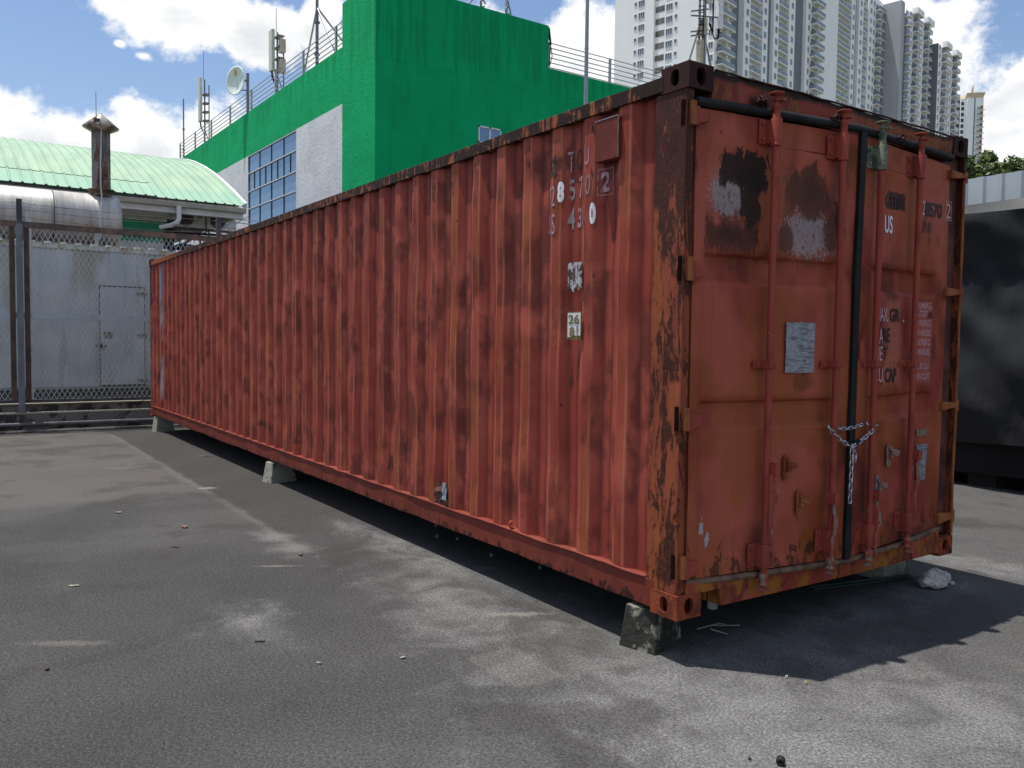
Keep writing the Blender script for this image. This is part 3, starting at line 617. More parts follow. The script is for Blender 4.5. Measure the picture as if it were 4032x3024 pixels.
dplate([(1.366,1.335),(1.402,1.335),(1.402,1.232),(1.368,1.232)],dr,CM['bar'],'gasket_clip',.012,.02)
# ---- lettering
FONT=None
def text_mesh(s,size,sx=1.,bold=0.0):
    cu=bpy.data.curves.new('t','FONT'); cu.body=s; cu.size=size; cu.offset=bold; cu.resolution_u=3
    o=bpy.data.objects.new('t',cu); COL.objects.link(o); dg=bpy.context.evaluated_depsgraph_get(); me=bpy.data.meshes.new_from_object(o.evaluated_get(dg)); bpy.data.objects.remove(o)
    bm=bmesh.new(); bm.from_mesh(me); bmesh.ops.triangulate(bm,faces=bm.faces)
    for _ in range(3):
        es=[e for e in bm.edges if e.calc_length()*1.0>.018]
        if not es: break
        bmesh.ops.subdivide_edges(bm,edges=es,cuts=1); bmesh.ops.triangulate(bm,faces=bm.faces)
    bm.verts.index_update()
    xs_=[v.co.x for v in bm.verts]; ys_=[v.co.y for v in bm.verts]; x0,x1,y0=min(xs_),max(xs_),min(ys_); y1=max(ys_)
    V=[((v.co.x-x0)*sx,(v.co.y-y0)) for v in bm.verts]; F=[tuple(v.index for v in f_.verts) for f_ in bm.faces]; wd,ht=(x1-x0)*sx,(y1-y0)
    bm.free(); bpy.data.meshes.remove(me); return V,F,wd,ht
def build_words(m,name,mat,parent):
    g=m.gr+[(len(m.v),len(m.f))]
    for (v0,f0),(v1,f1) in zip(g,g[1:]):
        q=MB(); q.v=m.v[v0:v1]; q.f=[tuple(i-v0 for i in f_) for f_ in m.f[f0:f1]]; q.mi=m.mi[f0:f1]; q.sm=m.sm[f0:f1]; q.build(name,mat,parent)
def textfit(m,s,a0,b0,w_,h_,fn,bold=0):
    V,F,wd,ht=text_mesh(s,.1,1,bold); m.gr.append((len(m.v),len(m.f))); m.add([fn(a0+x_/wd*w_,b0+y_/ht*h_) for x_,y_ in V],F,False)
sidefn=lambda x_,z_:(x_,sidey(x_,z_)-.0025,z_+GZ)
m=MB()
lett=lambda m,s,a,b,w_,h_,bold=0: textfit(m,s,a,b,w_,h_,sidefn,bold)
lett(m,'8',-.985,2.075,.045,.115,.006); lett(m,'0',-.705,1.925,.042,.115,.006)
build_words(m,'container_number',ink_white,cont)
m=MB(); lett(m,'7',-1.092,2.06,.035,.115); lett(m,'2',-1.045,2.062,.035,.115); lett(m,'7',-.838,2.085,.04,.115,.003); lett(m,'2',-.640,2.088,.055,.105,.003); lett(m,'US',-1.09,1.905,.085,.115); lett(m,'3',-.845,1.925,.04,.11,.003)
lett(m,'U',-.765,2.245,.045,.105); lett(m,'T',-.925,2.235,.04,.11)
for (a,b,c,d) in ((-.657,2.070,-.555,2.073),(-.657,2.205,-.555,2.208)): m.grid(frange(a,c,.012),[b,d],sidefn)
for a in (-.657,-.558): m.grid([a,a+.003],frange(2.07,2.208,.03),sidefn)
build_words(m,'container_number',ink_lilac,cont)
m=MB(); lett(m,'5',-.915,2.08,.045,.115,.002); lett(m,'4',-.918,1.92,.048,.12,.004); lett(m,'0',-.745,2.085,.04,.11); lett(m,'1',-.775,1.925,.014,.11); build_words(m,'container_number',ink_grey,cont)
m=MB(); lett(m,'GS',-1.09,2.225,.09,.115,.003); lett(m,'O',-.865,2.24,.045,.11); build_words(m,'container_number',ink_dark,cont)
doorfn=lambda a,b:Q(a,b,.0+.0)+Vector((relief(Q(a,b).y,b,1.40,2.16)+.004,0,0))
def dl_(m,s,a,b,w_,h_,bold=0): textfit(m,s,a,b,w_,h_,doorfn,bold)
m=MB(); dl_(m,'US',1.582,1.945,.078,.10,.002); dl_(m,'.',1.795,1.448,.012,.012,.003)
build_words(m,'container_number',ink_white,dr)
m=MB(); dl_(m,'8570',1.992,2.075,.172,.088,.003); dl_(m,'GSTU',1.59,2.085,.155,.085,.003); dl_(m,'GR',1.665,1.445,.095,.078,.003); dl_(m,'RE',1.605,1.325,.065,.085,.003); dl_(m,'T',1.61,1.225,.034,.075,.003); dl_(m,'CAP',1.635,1.095,.11,.085,.003)
dl_(m,'LBS',2.055,1.478,.055,.034,.002); build_words(m,'container_number',ink_dark,dr)
m=MB(); dl_(m,'MAX.',1.545,1.445,.10,.078); dl_(m,'TA',1.53,1.32,.07,.085); dl_(m,'NE',1.53,1.222,.07,.08); dl_(m,'CU.',1.53,1.10,.095,.08); dl_(m,'72',1.935,2.08,.05,.085); dl_(m,'2',2.215,2.085,.045,.09)
dl_(m,'4',1.93,1.975,.03,.07)
for (a,b,c,d) in ((2.205,2.072,2.272,2.075),(2.205,2.184,2.272,2.187)): m.grid([a,c],[b,d],doorfn)
for a in (2.205,2.269): m.grid([a,a+.003],[2.072,2.187],doorfn)
build_words(m,'container_number',ink_pink,dr)
m=MB(); dl_(m,'310',1.965,1.975,.09,.07,.002); build_words(m,'container_number',ink_brown,dr)
m=MB()
for s,z_ in (('30480KG.',1.532),('67200',1.482),('3700KG.',1.425),('8160LBS.',1.370),('26780KG.',1.312),('59040LBS.',1.255),('67.8 CU.M',1.170),('2394 CU.FT',1.108)):
    dl_(m,s,1.955 if s!='67200' else 1.953,z_,.145 if s!='67200' else .10,.038)
build_words(m,'weight_lettering',ink_pink,dr)
# rust runs under the letters
for i in range(26):
    m=MB(); a=random.choice([random.uniform(1.60,1.76),random.uniform(1.98,2.15)]); b=random.choice([1.44,1.10,1.32,2.06,1.95,1.22]); l=random.uniform(.03,.09)
    if a>1.9: b=random.choice([2.07,1.97])
    m.grid([a,a+.003],[b-l,b],doorfn); m.build('rust_run',ink_brown,dr)
# side labels
def splate(x0,x1,z0,z1,mat,name,y=.004,jag=0):
    m=MB(); n=10; top=[(x0+(x1-x0)*i/n,z1) for i in range(n+1)]; bot=[(x1-(x1-x0)*i/n,z0+(random.uniform(0,jag) if jag else 0)) for i in range(n+1)]
    m.prism(top+bot,(0,y,GZ),(1,0,0),(0,0,1),(0,.004,0)); return m.build(name,mat,cont)
def stick(name,c,rust):
    m=Mat(name); n=m.noise(m.sc(m.pos(),(1,1,.5)),38,7,.7,.5); cc=m.mix(m.ss(n,rust-.03,rust+.03),c,(.05,.022,.016)); return m.fin(cc,.6,0,n,.5,.004)
splate(-.872,-.752,1.575,1.735,stick('torn_label',(.42,.40,.42),.50),'warning_label',.002,.03)
splate(-.870,-.750,1.320,1.468,simple('olive_border',(.20,.15,.03),.6,0,.3,30),'height_label',.001)
splate(-.862,-.752,1.328,1.462,stick('white_label',(.62,.62,.64),.66),'height_label',-.0015,.02)
m=MB(); lf=lambda a,b:(a,-.0035,b+GZ)
textfit(m,'26',-.855,1.402,.095,.052,lf,.003); textfit(m,'8',-.845,1.335,.045,.052,lf,.004); textfit(m,'1',-.782,1.365,.012,.026,lf,.001); textfit(m,'2',-.785,1.330,.018,.026,lf,.001); m.grid([-.79,-.762],[1.3595,1.3625],lf)
build_words(m,'label_text',simple('olive_ink',(.16,.13,.03),.6,0,.2,20),cont)
# vent cover box
m=MB(); m.box(-.638,-.462,-.014,.03,GZ+2.232,GZ+2.440); m.build('vent_cover',CM['bottomrail'],cont,bevel=.004)
m=MB(); m.box(-.4615,-.4595,-.0165,-.011,GZ+2.235,GZ+2.443); m.box(-.640,-.463,-.0165,-.012,GZ+2.4405,GZ+2.4435); m.build('vent_trim',simple('bare_aluminium',(.30,.30,.31),.5,.4,.4,20),cont)
# torn sheet at the bottom rail, small hook
m=MB()
rnd=random.Random(3)
m.grid([-2.40+i*.03 for i in range(10)],[.165+j*.03 for j in range(6)],lambda a,b:(a,.004+.02*rnd.random(),GZ+b-.0),False)
m.build('torn_sheet',stick('torn_sheet_mat',(.16,.05,.035),.47),cont)
m=MB(); m.grid([-2.24+i*.012 for i in range(6)],[.21+j*.03 for j in range(5)],lambda a,b:(a+rnd.uniform(-.004,.004),-.004+.01*rnd.random(),GZ+b),False); m.build('torn_sheet',simple('bare_zinc',(.30,.35,.40),.4,.3,.3,12),cont,label='shiny bare metal scrap in the torn sheet')
m=MB(); m.tube([(-1.395,.03,GZ+.17),(-1.395,.0,GZ+.175),(-1.395,-.01,GZ+.195),(-1.395,.0,GZ+.215),(-1.395,.012,GZ+.212)],.006,6); m.build('lashing_ring',CM['bar'],cont)

# ---- chain
def chain_links(m,pts,step=.030,r=.0034,lw=.0095):
    pts=[Vector(p) for p in pts]; seg=[]
    tot=0; acc=[0]
    for a,b in zip(pts,pts[1:]): tot+=(b-a).length; acc.append(tot)
    n=int(tot/step)
    def at(s):
        for i in range(len(pts)-1):
            if s<=acc[i+1]: return pts[i].lerp(pts[i+1],(s-acc[i])/(acc[i+1]-acc[i]))
        return pts[-1]
    for i in range(n):
        s0=(i+.5)*step; c=at(s0); d=(at(min(tot,s0+.012))-at(max(0,s0-.012))).normalized()
        a=d.cross(Vector((1,0,0)))
        if a.length<.1:a=d.cross(Vector((0,1,0)))
        a.normalize(); b=d.cross(a)
        w_=(a+b*.35 if i%2 else b-a*.35).normalized()
        hl=.0125; ring=[]
        for k in range(12):
            t=2*PI*k/12; cx=math.cos(t);sx=math.sin(t)
            ring.append(c+d*((hl if cx>0 else -hl)+cx*lw)+w_*sx*lw) if abs(cx)>.01 else ring.append(c+w_*sx*lw)
        m.tube(ring,r,6,closed=True)
m=MB()
def curve(a,b,sag,n=10,ox=0):
    a,b=Vector(a),Vector(b); return [a.lerp(b,i/n)+Vector((ox*math.sin(PI*i/n),0,-sag*4*(i/n)*(1-i/n))) for i in range(n+1)]
def QC(a,b): k=2.7335/2.6335; return Q(-2.8088+(a+2.8088)*k,1.3005+(b-1.3005)*k,.055)
bl=Vector((doorx(1.045)+.075,1.035,GZ+.868)); brr=Vector((doorx(1.385)+.085,1.40,GZ+.868))
knot=Vector((.135,1.165,GZ+.765))
knot=QC(1.183,.765)
L0=QC(.975,.878); R0=QC(1.408,.866); off=Vector((-.022,0,0))
La,Ra=QC(1.04,.876)+off*1.2,QC(1.345,.886)+off*1.2
chain_links(m,curve(L0,knot,.012)); chain_links(m,curve(knot,R0,.010)); chain_links(m,curve(La,Ra,.020)); chain_links(m,[L0,L0.lerp(La,.5)+off*.3,La]); chain_links(m,[R0,R0.lerp(Ra,.5)+off*.3,Ra])
chain_links(m,[knot+Vector((0,0,.01)),QC(1.187,.62),QC(1.182,.455)],.031)
chain_links(m,[knot,QC(1.215,.72),QC(1.213,.68)])
ch=m.build('chain',simple('galvanised',(.55,.55,.58),.25,.9,.2,40),None,org=knot); tag(ch,'shiny steel chain knotted around the two middle locking bars','chain')
m=MB(); c=knot.lerp(R0,.22); dd=(R0-knot).normalized(); m.obox(c,dd*.02,dd.cross(Vector((1,0,0))).normalized()*.010,(.009,0,0)); pl=m.build('chain_lock',M_black,None,org=c,bevel=.003); tag(pl,'small dark lock clamped on the chain at the container doors','padlock')

# ================================================================== things on the ground
def block(cx,cy,l,w,h,rot,mat,label,tl=.82,tw=.78,z0=0.):
    rr=random.Random(int(cx*100)); nu=6; V=[];
    m=MB(); a=Vector((math.cos(rot),math.sin(rot),0)); b=Vector((-math.sin(rot),math.cos(rot),0)); c=Vector((cx,cy,z0))
    def side(p0,p1,q0,q1):
        m.grid([i/nu for i in range(nu+1)],[i/nu for i in range(nu+1)],lambda s,t:(p0.lerp(p1,s)).lerp(q0.lerp(q1,s),t)+Vector((nz(s*9+cx,t*9,cy),nz(s*9,t*9+5,cx),0))*.004*(1 if 0<s<1 and 0<t<1 else 0),False)
    B=[c+a*l/2*i+b*w/2*j for i,j in((-1,-1),(1,-1),(1,1),(-1,1))]; T=[c+a*l/2*tl*i+b*w/2*tw*j+Vector((0,0,h)) for i,j in((-1,-1),(1,-1),(1,1),(-1,1))]
    for i in range(4): side(B[i],B[(i+1)%4],T[i],T[(i+1)%4])
    side(T[0],T[1],T[3],T[2])
    me=m.build('support_block',mat,None,org=c); 
    bm=bmesh.new(); bm.from_mesh(me.data); bmesh.ops.remove_doubles(bm,verts=bm.verts,dist=.001); bm.to_mesh(me.data); bm.free()
    bv=me.modifiers.new('b','BEVEL'); bv.width=.008; bv.segments=2; bv.limit_method='ANGLE'; bv.angle_limit=math.radians(35)
    return tag(me,label,'concrete block','concrete blocks under the container')
block(-.275,.105,.215,.26,GZ-.002,.24,M_block_d,'dark mossy concrete block under the near corner of the container')
block(-5.93,.10,.20,.30,GZ+.0,.15,M_block_l,'pale concrete block under the middle of the container long side')
block(-11.85,.13,.24,.30,GZ+.045,.1,M_block_l,'pale concrete block under the far end of the container',z0=-.045)
block(-.42,2.33,.26,.34,GZ-.002,.05,M_block_l,'grey concrete block under the container beside the rough stone')
block(-11.85,2.25,.24,.30,GZ+.045,0,M_block_l,'concrete block under the hidden far corner of the container',z0=-.045)
def stone(c,r,label,mat,name='stone',cat='stone',seed=1):
    bm=bmesh.new(); bmesh.ops.create_icosphere(bm,subdivisions=4,radius=1)
    for v in bm.verts:
        d=v.co.copy(); k=1+.28*nz(d.x*1.4+seed,d.y*1.4,d.z*1.4)+.12*nz(d.x*4,d.y*4+seed,d.z*4)+.05*nz(d.x*11,d.y*11,d.z*11+seed); v.co=Vector((d.x*r[0],d.y*r[1],max(-.5,d.z)*r[2]))*k
    me=bpy.data.meshes.new(name); bm.to_mesh(me); bm.free(); me.materials.append(mat); o=bpy.data.objects.new(name,me); COL.objects.link(o); o.location=c; ORG[o.name]=Vector(c); return tag(o,label,cat)
stone((-.05,2.33,.045),(.075,.115,.065),'rough pale stone lying by the container right corner block',M_rock)
stone((-.01,2.475,.008),(.014,.018,.012),'tiny pale pebble beside the rough stone',M_rock,'pebble','pebble',4)
stone((-8.6,-.9,-.0),(.001,.001,.001),'x',M_rock) if False else None
m=MB(); m.cyl((-.42,1.58,.02),(-.24,2.36,.025),.006,n=8); m.bar((-.40,1.60,.012),(-.22,2.38,.012),.018,.008); m.build('plastic_strip',simple('dark_green_plastic',(.02,.05,.035),.4,0,.4,9),None,org=(-.33,1.97,.02)); tag(bpy.data.objects['plastic_strip'],'thin dark green plastic strip lying under the container door end','plastic strip')
m=MB(); m.lathe((-.50,.80,0),(0,0,1),[(.03,0),(.03,.03),(.022,.05),(.022,.085),(.0,.09)],10); tag(m.build('pale_stub',simple('pale_plastic',(.30,.32,.33),.5),None,org=(-.50,.80,0)),'pale plastic stub in the shade under the container','plastic stub')
m=MB(); 
for p0,p1 in (((-.28,.44,.01),(-.20,.52,.05)),((-.20,.52,.05),(-.22,.60,.02)),((-.27,.55,.012),(-.18,.66,.02)),((-.2,.46,.03),(-.14,.52,.01))): m.bar(p0,p1,.006)
tag(m.build('bent_wire',simple('bent_wire_mat',(.25,.25,.2),.5,.4),None,org=(-.22,.52,.01)),'bent piece of wire on the asphalt under the container corner','wire')
m=MB(); m.lathe((.87,-.35,.016),(.5,-.8,0),[(0,-.014),(.012,-.014),(.016,-.011),(.016,.008),(.013,.010),(.013,.0135),(.006,.014),(.006,.006),(0,.006)],18); tag(m.build('rubber_stopper',M_black,None,org=(.87,-.35,0)),'small black rubber cap on the asphalt nearest the camera','rubber cap')
def scrap(x_,y_,l,w_,rot,col,label,name,cat,h=.006,group=None):
    l*=.7; w_*=.7
    m=MB(); z=gz(x_,y_); a=Vector((math.cos(rot),math.sin(rot),0))*l/2; b=Vector((-math.sin(rot),math.cos(rot),0))*w_/2; c=Vector((x_,y_,z+.004)); n=6; vs=[]
    for i in range(n):
        t=2*PI*i/n+.3; q=c+a*math.cos(t)*random.uniform(.7,1.1)+b*math.sin(t)*random.uniform(.7,1.1); vs.append(q)
    top=[v+Vector((0,0,h*random.uniform(.4,1.6))) for v in vs]
    m.add(vs+top,[tuple(range(n))[::-1],tuple(range(n,2*n))]+[(i,(i+1)%n,n+(i+1)%n,n+i) for i in range(n)],False)
    return tag(m.build(name,simple('scrap_'+cat.replace(' ','_'),col,.8,0,.3,30),None,org=c),label,cat,group)
scrap(.79,-.42,.018,.010,1,(.02,.02,.025),'black crumb beside the rubber cap nearest the camera','rubber_crumb','rubber crumb',.008)
scrap(-3.51,-1.47,.13,.018,.95,(.09,.045,.03),'long brown dry twig lying on the open asphalt left','twig','twig')
scrap(-1.33,-1.55,.09,.012,1.0,(.03,.03,.035),'thin dark stick on the pale patch of asphalt','stick','stick')
scrap(-4.14,-1.27,.11,.07,.3,(.11,.07,.05),'curled brown dry leaf on the asphalt beyond the long twig','dry_leaf','leaf',.012,'dry leaves on the asphalt')
scrap(-5.0,-1.62,.14,.05,.6,(.20,.185,.14),'pale yellow dry leaf lying alone on the left asphalt','dry_leaf','leaf',.008,'dry leaves on the asphalt')
scrap(-8.18,-.11,.28,.03,1.1,(.26,.29,.29),'pale plastic straw on the dark asphalt by the container','straw','straw')
scrap(-2.84,-.79,.06,.04,.3,(.16,.07,.04),'small reddish leaf midway between twig and container','dry_leaf','leaf',.012,'dry leaves on the asphalt')
scrap(-1.49,-2.46,.035,.025,.3,(.10,.025,.02),'dark red crumb on the asphalt at the left edge','pebble','pebble',.008)
scrap(-.91,-1.40,.045,.02,.6,(.24,.23,.21),'pale paper shred on the asphalt before the container','paper_scrap','paper scrap',.004)
scrap(-.76,-1.04,.05,.03,1.4,(.22,.21,.19),'crumpled pale paper scrap near the repair patch','paper_scrap','paper scrap',.004)
scrap(-2.85,-2.2,.11,.045,1.2,(.19,.18,.15),'flat pale leaf near the left edge of the yard','dry_leaf','leaf',.004,'dry leaves on the asphalt')
scrap(.38,.32,.02,.014,.4,(.55,.53,.48),'white pebble just outside the container shadow edge','pebble','pebble',.01)
scrap(.47,.34,.02,.016,.4,(.55,.38,.15),'orange yellow pebble just outside the container shadow','pebble','pebble',.01)
scrap(.72,.09,.022,.012,.8,(.55,.50,.36),'cream pebble on the sunlit asphalt in the foreground','pebble','pebble',.008)
for i in range(10):
    a=random.uniform(-3.2,-1.2); scrap(a,.25+random.random()*.5,.04,.03,random.random()*3,(.16,.16,.15),'gravel crumb in the shade under the container long side','gravel_crumb','gravel',.02,'gravel crumbs in the shade under the container')

# ================================================================== kerb, pipe and fence
m=MB()
m.box(-13.9,-13.3,-9,6,-.3,.20); struct(m.build('kerb',M_kerb,bevel=.008))
m=MB(); m.box(-13.36,-13.292,-9,6,.2,.235); struct(m.build('kerb_edging',M_edge,bevel=.008))
m=MB(); m.box(-13.9,-13.46,-9,6,.2005,.345); struct(m.build('upper_kerb',M_kerb,bevel=.008))
m=MB(); m.box(-13.52,-13.452,-9,6,.3455,.372); struct(m.build('upper_kerb_edging',M_edge,bevel=.006))
m=MB(); m.box(-13.28,-13.0,-9,6,-.2,-.055); struct(m.build('gutter_edge',M_kerb,bevel=.01))
m=MB(); m.tube([(-13.24,-9,.033),(-13.24,-3,.035),(-13.24,0,.033),(-13.24,6,.036)],.034,12)
for y in (-2.9,-.9,1.1): m.tube([(-13.27,y,-.03),(-13.2,y,-.02),(-13.195,y,.04),(-13.24,y,.072),(-13.29,y,.05)],.006,6)
tag(m.build('drain_pipe',simple('dark_grey_pipe',(.10,.10,.105),.35,0,.3,5),None,org=(-13.24,0,.035)),'dark grey pipe running along the foot of the kerb','pipe')
fence=empty('wire_mesh_fence',(-13.3,0,.2),'tall expanded metal fence with barbed wire behind the container','fence')
def rusty(name,c0,c1,thr=.5,s=6,rough=.7):
    m=Mat(name); p=m.pos(); n=m.noise(m.sc(p,(1,1,.5)),s,7,.65,.3); return m.fin(m.mix(m.ss(n,thr-.08,thr+.08),c0,c1),rough,0,n,.3,.004)
M_brown=rusty('brown_rusty_steel',(.05,.035,.028),(.10,.06,.042)); M_greysteel=rusty('grey_steel',(.13,.14,.16),(.17,.185,.21)); M_darksteel=rusty('dark_steel',(.04,.042,.048),(.08,.08,.085)); M_orangerail=rusty('orange_brown_rail',(.085,.065,.055),(.20,.125,.085),.52,4)
M_pale=rusty('pale_blue_paint',(.40,.45,.48),(.33,.38,.41),.55,3); M_meshm=simple('mesh_strand',(.42,.44,.42),.5,.2,.2,3)
def fpost(y,grp):
    z0=.235
    m=MB(); m.box(-13.34,-13.28,y-.046,y+.046,z0,3.36); m.build('post',M_greysteel,fence,bevel=.003)
    m=MB(); m.box(-13.338,-13.285,y-.036,y+.046,3.36,3.77); m.build('post_extension',M_darksteel,fence)
    for s in(-1,1): m=MB(); m.box(-13.40,-13.345,y+s*.105-.04,y+s*.105+.04,.42,3.33); m.build('angle_post',M_brown,fence)
for y in (-5.0,-1.79,1.42,4.6): fpost(y,0)
m=MB(); m.bar((-13.36,-8,3.36),(-13.36,6,3.36),.05,.095); m.build('top_rail',M_orangerail,fence)
m=MB(); m.box(-13.42,-13.37,-8,6,1.795,1.90); m.build('middle_rail',M_pale,fence)
m=MB(); m.box(-13.42,-13.36,-8,6,.385,.44); m.build('bottom_rail',M_darksteel,fence)
m=MB()
def strands(y0,y1,z0,z1,pw=.082,ph=.152):
    sl_=ph/pw; run=(z1-z0)/sl_
    y=y0-run
    while y<y1:
        for s in(1,-1):
            a,b=(y,y+run) if s>0 else (y+run,y)  # y at z0, y at z1
            t0,t1=0.,1.
            if b>a:
                if a<y0:t0=(y0-a)/(b-a)
                if b>y1:t1=(y1-a)/(b-a)
            else:
                if a>y1:t0=(y1-a)/(b-a)
                if b<y0:t1=(y0-a)/(b-a)
            if t1>t0: m.bar((-13.385+.003*s,a+(b-a)*t0,z0+(z1-z0)*t0),(-13.385+.003*s,a+(b-a)*t1,z0+(z1-z0)*t1),.0095,.004,up=(1,0,0))
        y+=pw
for (ya,yb) in ((-4.9,-1.9),(-1.68,1.31),(1.53,4.5)):
    strands(ya,yb,.44,1.80); strands(ya,yb,1.90,3.32)
m.build('mesh_panel',M_meshm,fence)
for j,zz in enumerate((3.70,3.60,3.48)):
    m=MB(); pts=[]
    for i in range(90): y=-8+i*.157; s=((y+1.79)/3.2)%1; pts.append((-13.30,y,zz-.05*4*s*(1-s)*(.5+j*.3)+.006*nz(i*.7,j)))
    m.tube(pts,.0035,5)
    for i in range(2,88,1):
        q=Vector(pts[i]); 
        if i%1==0:
            for k in range(2): d=Vector((random.uniform(-1,1),random.uniform(-.5,.5),random.uniform(-1,1))).normalized()*.022; m.bar(q-d,q+d,.003)
    m.build('barbed_wire',M_brown,fence)
m=MB(); m.box(-14.6,-14.52,-1.60,-1.52,.0,3.72); m.build('white_stake',simple('white_stake_mat',(.45,.46,.46),.6),None,org=(-14.56,-1.56,0)); tag(bpy.data.objects['white_stake'],'white steel stake behind the leftmost fence post','stake')

# ================================================================== shed
def shedm():
    m=Mat('stained_blue_grey_sheet'); p=m.pos(); X,Y,Z=m.xyz(p)
    s=m.noise(m.sc(p,(1,1.4,.22)),2.4,6,.6,.2); c=m.mix(m.ss(m.noise(p,1.4,4),.35,.65),(.38,.41,.44),(.46,.49,.50))
    q=m.ss(m.m('ADD',s,m.m('MULTIPLY',m.ss(Z,1.2,3.3),.12)),.58,.68); c=m.mix(m.m('MULTIPLY',q,.5),c,(.27,.25,.17))
    q=m.ss(m.m('ADD',m.ell(Y,Z,-.45,3.1,.35,1.3),m.m('MULTIPLY',m.m('SUBTRACT',s,.5),2.)),.1,.7); c=m.mix(m.m('MULTIPLY',q,.7),c,(.25,.23,.14))
    q=m.ss(m.noise(m.sc(p,(1,3,.15)),2.6,5,.6),.60,.70); c=m.mix(m.m('MULTIPLY',q,.4),c,(.22,.19,.17))
    c=m.mix(m.ss(m.noise(m.sc(p,(1,1,.5)),10,7,.7),.70,.74),c,(.10,.05,.03))
    return m.fin(c,.55,0,s,.2,.01)
M_shed=shedm()
shed=empty('metal_shed',(-16,-1,0),'pale blue grey metal shed with rust stained wall behind the mesh fence','shed')
m=MB(); yl=[-7+i*.06 for i in range(0,156)]
m.grid(yl,[.50,3.24],lambda y,z:(-16+.012*(1 if int((y+7)/.24)%2 else 0),y,z),False); m.box(-19.95,-16.05,-7,2.3,.45,3.15); m.build('wall',M_shed,shed)
m=MB(); m.box(-20,-16.03,-7,2.32,3.152,3.24); m.build('shed_roof',M_brown,shed)
m=MB(); m.box(-16.02,-15.96,-7,2.35,3.245,3.33); m.build('top_rail',rusty('shed_rail',(.50,.50,.44),(.30,.24,.13),.55,5),shed)
M_clip=simple('white_clip',(.66,.66,.62),.6,0,.2,9)
for i in range(34):
    y=-6.9+i*.272; m=MB(); m.box(-16.05,-15.94,y,y+.10,3.332,3.372); m.build('roof_clip',M_clip,shed)
m=MB(); m.box(-19.9,-16.04,-7,2.3,.30,.449); m.build('base_channel',M_darksteel,shed)
d=MB(); d.box(-15.985,-15.965,-.225,.605,.535,2.535); dd_=d.build('door',M_shed,shed)
m=MB(); 
for a in ((-.235,-.226,.52,2.55),(.606,.615,.52,2.55)): m.box(-15.99,-15.962,a[0],a[1],a[2],a[3])
m.box(-15.99,-15.955,-.235,.615,2.536,2.556); m.box(-15.99,-15.962,-.235,.615,.505,.534); m.build('door_frame',M_darksteel,shed)
for z in (2.42,1.55,.62): m=MB(); m.box(-15.962,-15.94,.47,.66,z-.02,z+.02); m.cyl((-15.95,.61,z-.04),(-15.95,.61,z+.04),.014,n=8); m.build('hinge',rusty('hinge_rust',(.16,.12,.09),(.26,.22,.17)),dd_)
m=MB(); m.box(-15.962,-15.95,-.155,-.0,1.49,1.615); m.build('door_sign',rusty('rusty_sign',(.12,.09,.075),(.30,.24,.2),.5,14),dd_)
m=MB(); m.box(-15.962,-15.93,-.30,-.12,1.32,1.345); m.box(-15.96,-15.92,-.235,-.19,1.27,1.38); m.build('door_bolt',M_darksteel,dd_)

# ================================================================== exhaust duct and chimney
def galv():
    m=Mat('galvanised_duct'); p=m.pos(); X,Y,Z=m.xyz(p); n=m.noise(m.sc(p,(.5,3,.5)),2.2,6,.6); c=m.mix(m.ss(n,.35,.65),(.33,.325,.32),(.48,.465,.44)); c=m.mix(m.m('MULTIPLY',m.ss(m.noise(m.sc(p,(.3,5,.6)),1.6,5,.6),.58,.70),.6),c,(.20,.17,.13))
    c=m.mix(m.m('MULTIPLY',m.ss(Z,3.9,3.6),.0),c,(.1,.1,.1)); return m.fin(c,.5,.25,n,.15,.01)
M_galv=galv()
duct=empty('exhaust_duct',(-18.9,-2,4.2),'large silver metal exhaust duct lying above the shed roof','duct')
m=MB(); R_=.58
m.lathe((-18.6,-9,4.19),(0,1,0),[(R_,0),(R_,8.18),(R_+.004,8.185),(R_+.004,8.2),(R_,8.205),(R_,9.0)],40); 
m.lathe((-18.6,0,4.19),(0,1,0),[(R_,0),(R_,.35),(R_*.99,.45),(R_*.94,.52),(R_*.80,.56),(0,.57)],40); m.build('duct_body',M_galv,duct)
m=MB()
for y in (-.82,-4.5): m.lathe((-18.6,y,4.19),(0,1,0),[(R_+.002,-.012),(R_+.008,-.012),(R_+.008,.012),(R_+.002,.012)],40)
m.build('seam_band',M_darksteel,duct)
for y in (-3.9,-1.35,.02):
    m=MB(); m.box(-18.2,-18.12,y-.04,y+.04,3.2,3.9); m.build('duct_support',simple('pale_steel_support',(.38,.39,.40),.5,.3),duct)
chim=empty('chimney_stack',(-18.45,.175,4.7),'rust streaked steel chimney with conical cap rising from the duct','chimney')
def chm():
    m=Mat('chimney_rust'); p=m.pos(); X,Y,Z=m.xyz(p); n=m.noise(m.sc(p,(1,1,.35)),7,8,.68,.4); c=m.mix(m.ss(m.noise(m.sc(p,(1,1,.2)),9,4),.4,.6),(.10,.09,.08),(.20,.19,.17)); c=m.mix(m.ss(n,.49,.58),c,(.13,.045,.022)); c=m.mix(m.ss(n,.60,.66),c,(.03,.018,.013)); c=m.mix(m.m('MULTIPLY',m.ss(m.m('ADD',Z,m.m('MULTIPLY',n,.3)),6.1,6.4),.9),c,(.02,.017,.015)); return m.fin(c,.6,.3,n,.4,.006)
M_ch=chm()
m=MB(); m.cyl((-18.45,.175,4.72),(-18.45,.175,6.22),.195,n=28); m.build('stack',M_ch,chim)
m=MB(); m.lathe((-18.45,.175,4.83),(0,0,1),[(.19,-.09),(.23,-.05),(.21,-.02),(.30,0),(.30,.035),(.21,.04),(.20,.06)],8); m.build('flange',rusty('flange_rust',(.04,.025,.018),(.12,.06,.035)),chim)
m=MB(); m.lathe((-18.45,.175,6.24),(0,0,1),[(.20,-.08),(.375,.01),(.385,.03),(.02,.35),(0,.36)],28); m.build('rain_cap',rusty('cap_metal',(.36,.33,.28),(.11,.06,.035),.52,5,.4),chim)
